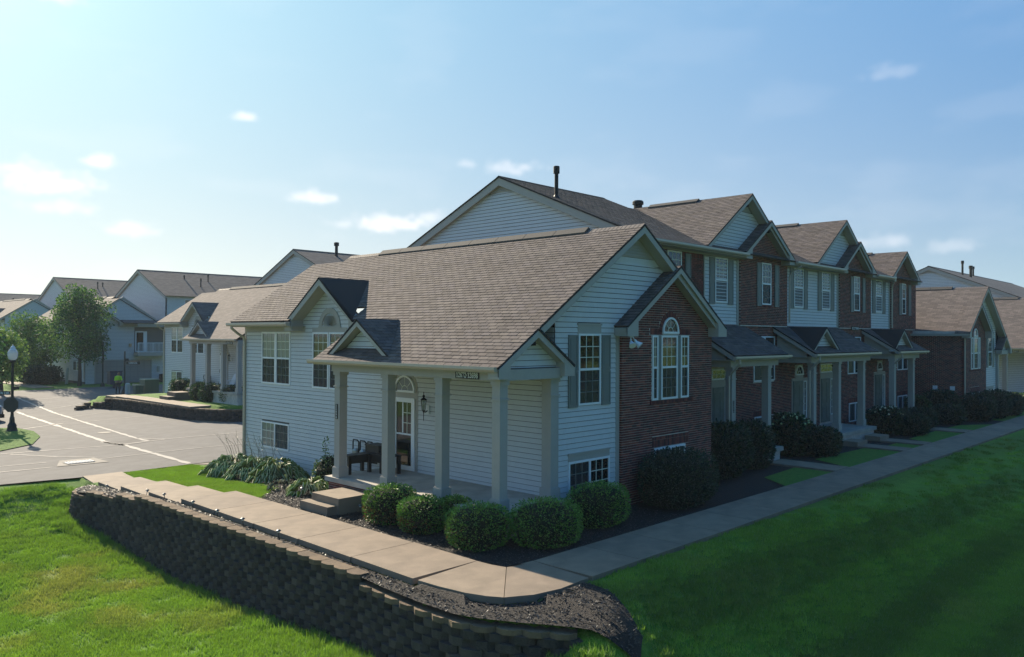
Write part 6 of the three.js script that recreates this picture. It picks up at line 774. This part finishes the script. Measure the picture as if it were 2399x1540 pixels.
{ // the person: one skin from smooth-joined tapered capsules, marched on a grid
  const P = [9.75, 54.6], y0 = ht(...P), T = thing('person', 'person in a bright yellow shirt, dark trousers and dark cap standing by the grey pedestal', 'person', [...P, y0]);
  // local: x right across the view, z towards the viewer, y up
  const bones = [[[0, 1.02, 0], [0, 1.36, 0.02], 0.15, 0.175], [[0, 1.36, 0.02], [0, 1.5, 0.02], 0.12, 0.06], [[0, 1.5, 0.02], [0.02, 1.58, 0.03], 0.055, 0.06], [[0.02, 1.6, 0.04], [0.03, 1.68, 0.04], 0.085, 0.095], [[-0.09, 0.92, 0], [0.09, 0.92, 0], 0.13, 0.13],
    [[-0.09, 0.9, 0], [-0.12, 0.5, 0.03], 0.095, 0.065], [[-0.12, 0.5, 0.03], [-0.13, 0.1, -0.02], 0.062, 0.045], [[-0.13, 0.05, -0.02], [-0.12, 0.04, 0.16], 0.05, 0.04], [[0.09, 0.9, 0], [0.1, 0.5, 0.04], 0.095, 0.065], [[0.1, 0.5, 0.04], [0.1, 0.1, 0.0], 0.062, 0.045], [[0.1, 0.05, 0.0], [0.12, 0.04, 0.17], 0.05, 0.04],
    [[-0.19, 1.4, 0.02], [-0.24, 1.14, 0.03], 0.062, 0.05], [[-0.24, 1.14, 0.03], [-0.14, 0.98, 0.18], 0.047, 0.036], [[-0.14, 0.98, 0.18], [-0.08, 0.96, 0.24], 0.034, 0.026], [[0.19, 1.4, 0.02], [0.26, 1.15, 0.05], 0.062, 0.05], [[0.26, 1.15, 0.05], [0.2, 1.0, 0.22], 0.047, 0.036], [[0.2, 1.0, 0.22], [0.15, 0.98, 0.28], 0.034, 0.026]];
  for (let i = 0; i < 4; i++) for (const [x, z, s] of [[-0.09, 0.24, 1], [0.15, 0.28, -1]]) bones.push([[x, 0.975 - i * 0.016, z], [x + s * 0.06, 0.965 - i * 0.018, z + 0.05 - i * 0.006], 0.011, 0.008]); for (const [x, z, s] of [[-0.1, 0.22, 1], [0.17, 0.26, -1]]) bones.push([[x, 0.99, z], [x + s * 0.05, 1.0, z + 0.04], 0.012, 0.009]);
  const N = 88, mc = new MarchingCubes(N, M.white, false, false, 120000); mc.isolation = 0; const S = 0.95, cy = 0.88;
  for (let k = 0; k < N; k++) for (let j = 0; j < N; j++) for (let i = 0; i < N; i++) { const x = ((i - N / 2) / (N / 2)) * S, y = ((j - N / 2) / (N / 2)) * S + cy, z = ((k - N / 2) / (N / 2)) * S; let d = 1e3, e = 0; for (const [a, b, r0, r1] of bones) { const ux = b[0] - a[0], uy = b[1] - a[1], uz = b[2] - a[2], t = clamp(((x - a[0]) * ux + (y - a[1]) * uy + (z - a[2]) * uz) / (ux * ux + uy * uy + uz * uz), 0, 1), q = Math.hypot(x - a[0] - ux * t, (y - a[1] - uy * t), z - a[2] - uz * t) - lerp(r0, r1, t); e += Math.exp(-q / 0.018); } d = -0.018 * Math.log(e + 1e-30); mc.field[i + j * N + k * N * N] = -d; }
  mc.update(); const n = mc.count, pos = new Float32Array(n * 3), nor = new Float32Array(n * 3), col = new Float32Array(n * 3); const rot = -(Math.PI / 2 - YAW) + 0.5, cs = Math.cos(rot), sn = Math.sin(rot);
  for (let i = 0; i < n; i++) { const x = mc.positionArray[i * 3] * S, y = mc.positionArray[i * 3 + 1] * S + cy, z = mc.positionArray[i * 3 + 2] * S; const r = (a, b) => [cs * a + sn * b, -sn * a + cs * b]; const [X, Z] = r(x, z), [NX, NZ] = r(mc.normalArray[i * 3], mc.normalArray[i * 3 + 2]); pos.set([X, y, Z], i * 3); nor.set([NX, mc.normalArray[i * 3 + 1], NZ], i * 3); const arm = Math.abs(x) > 0.17 || z > 0.17; const c = y > 1.5 ? [0.3, 0.17, 0.11] : (y > 0.93 && !(y < 1.12 && z > 0.1)) ? [0.45, 0.78, 0.02] : y > 0.93 ? [0.3, 0.17, 0.11] : y > 0.1 ? [0.02, 0.028, 0.04] : [0.06, 0.035, 0.025]; col.set(c, i * 3); }
  const g = new THREE.BufferGeometry(); g.setAttribute('position', new THREE.Float32BufferAttribute(pos, 3)); g.setAttribute('normal', new THREE.Float32BufferAttribute(nor, 3)); g.setAttribute('color', new THREE.Float32BufferAttribute(col, 3)); const b = new THREE.Mesh(g, vc({ roughness: 0.8 })); b.name = 'body'; b.castShadow = b.receiveShadow = true; T.add(b);
  new G().lathe(0.02, 0, [[0.108, 1.66], [0.11, 1.72], [0.09, 1.78], [0.001, 1.8]], 12).build('cap', std('#10161c'), T); new G().prism([[0.02 - 0.08, -0.08, 1.69], [0.1, -0.08, 1.69], [0.12, -0.2, 1.675], [-0.02, -0.2, 1.675]], [0, 0, 0.012]).build('cap_brim', std('#10161c'), T);
}
renderer.render(scene, camera);
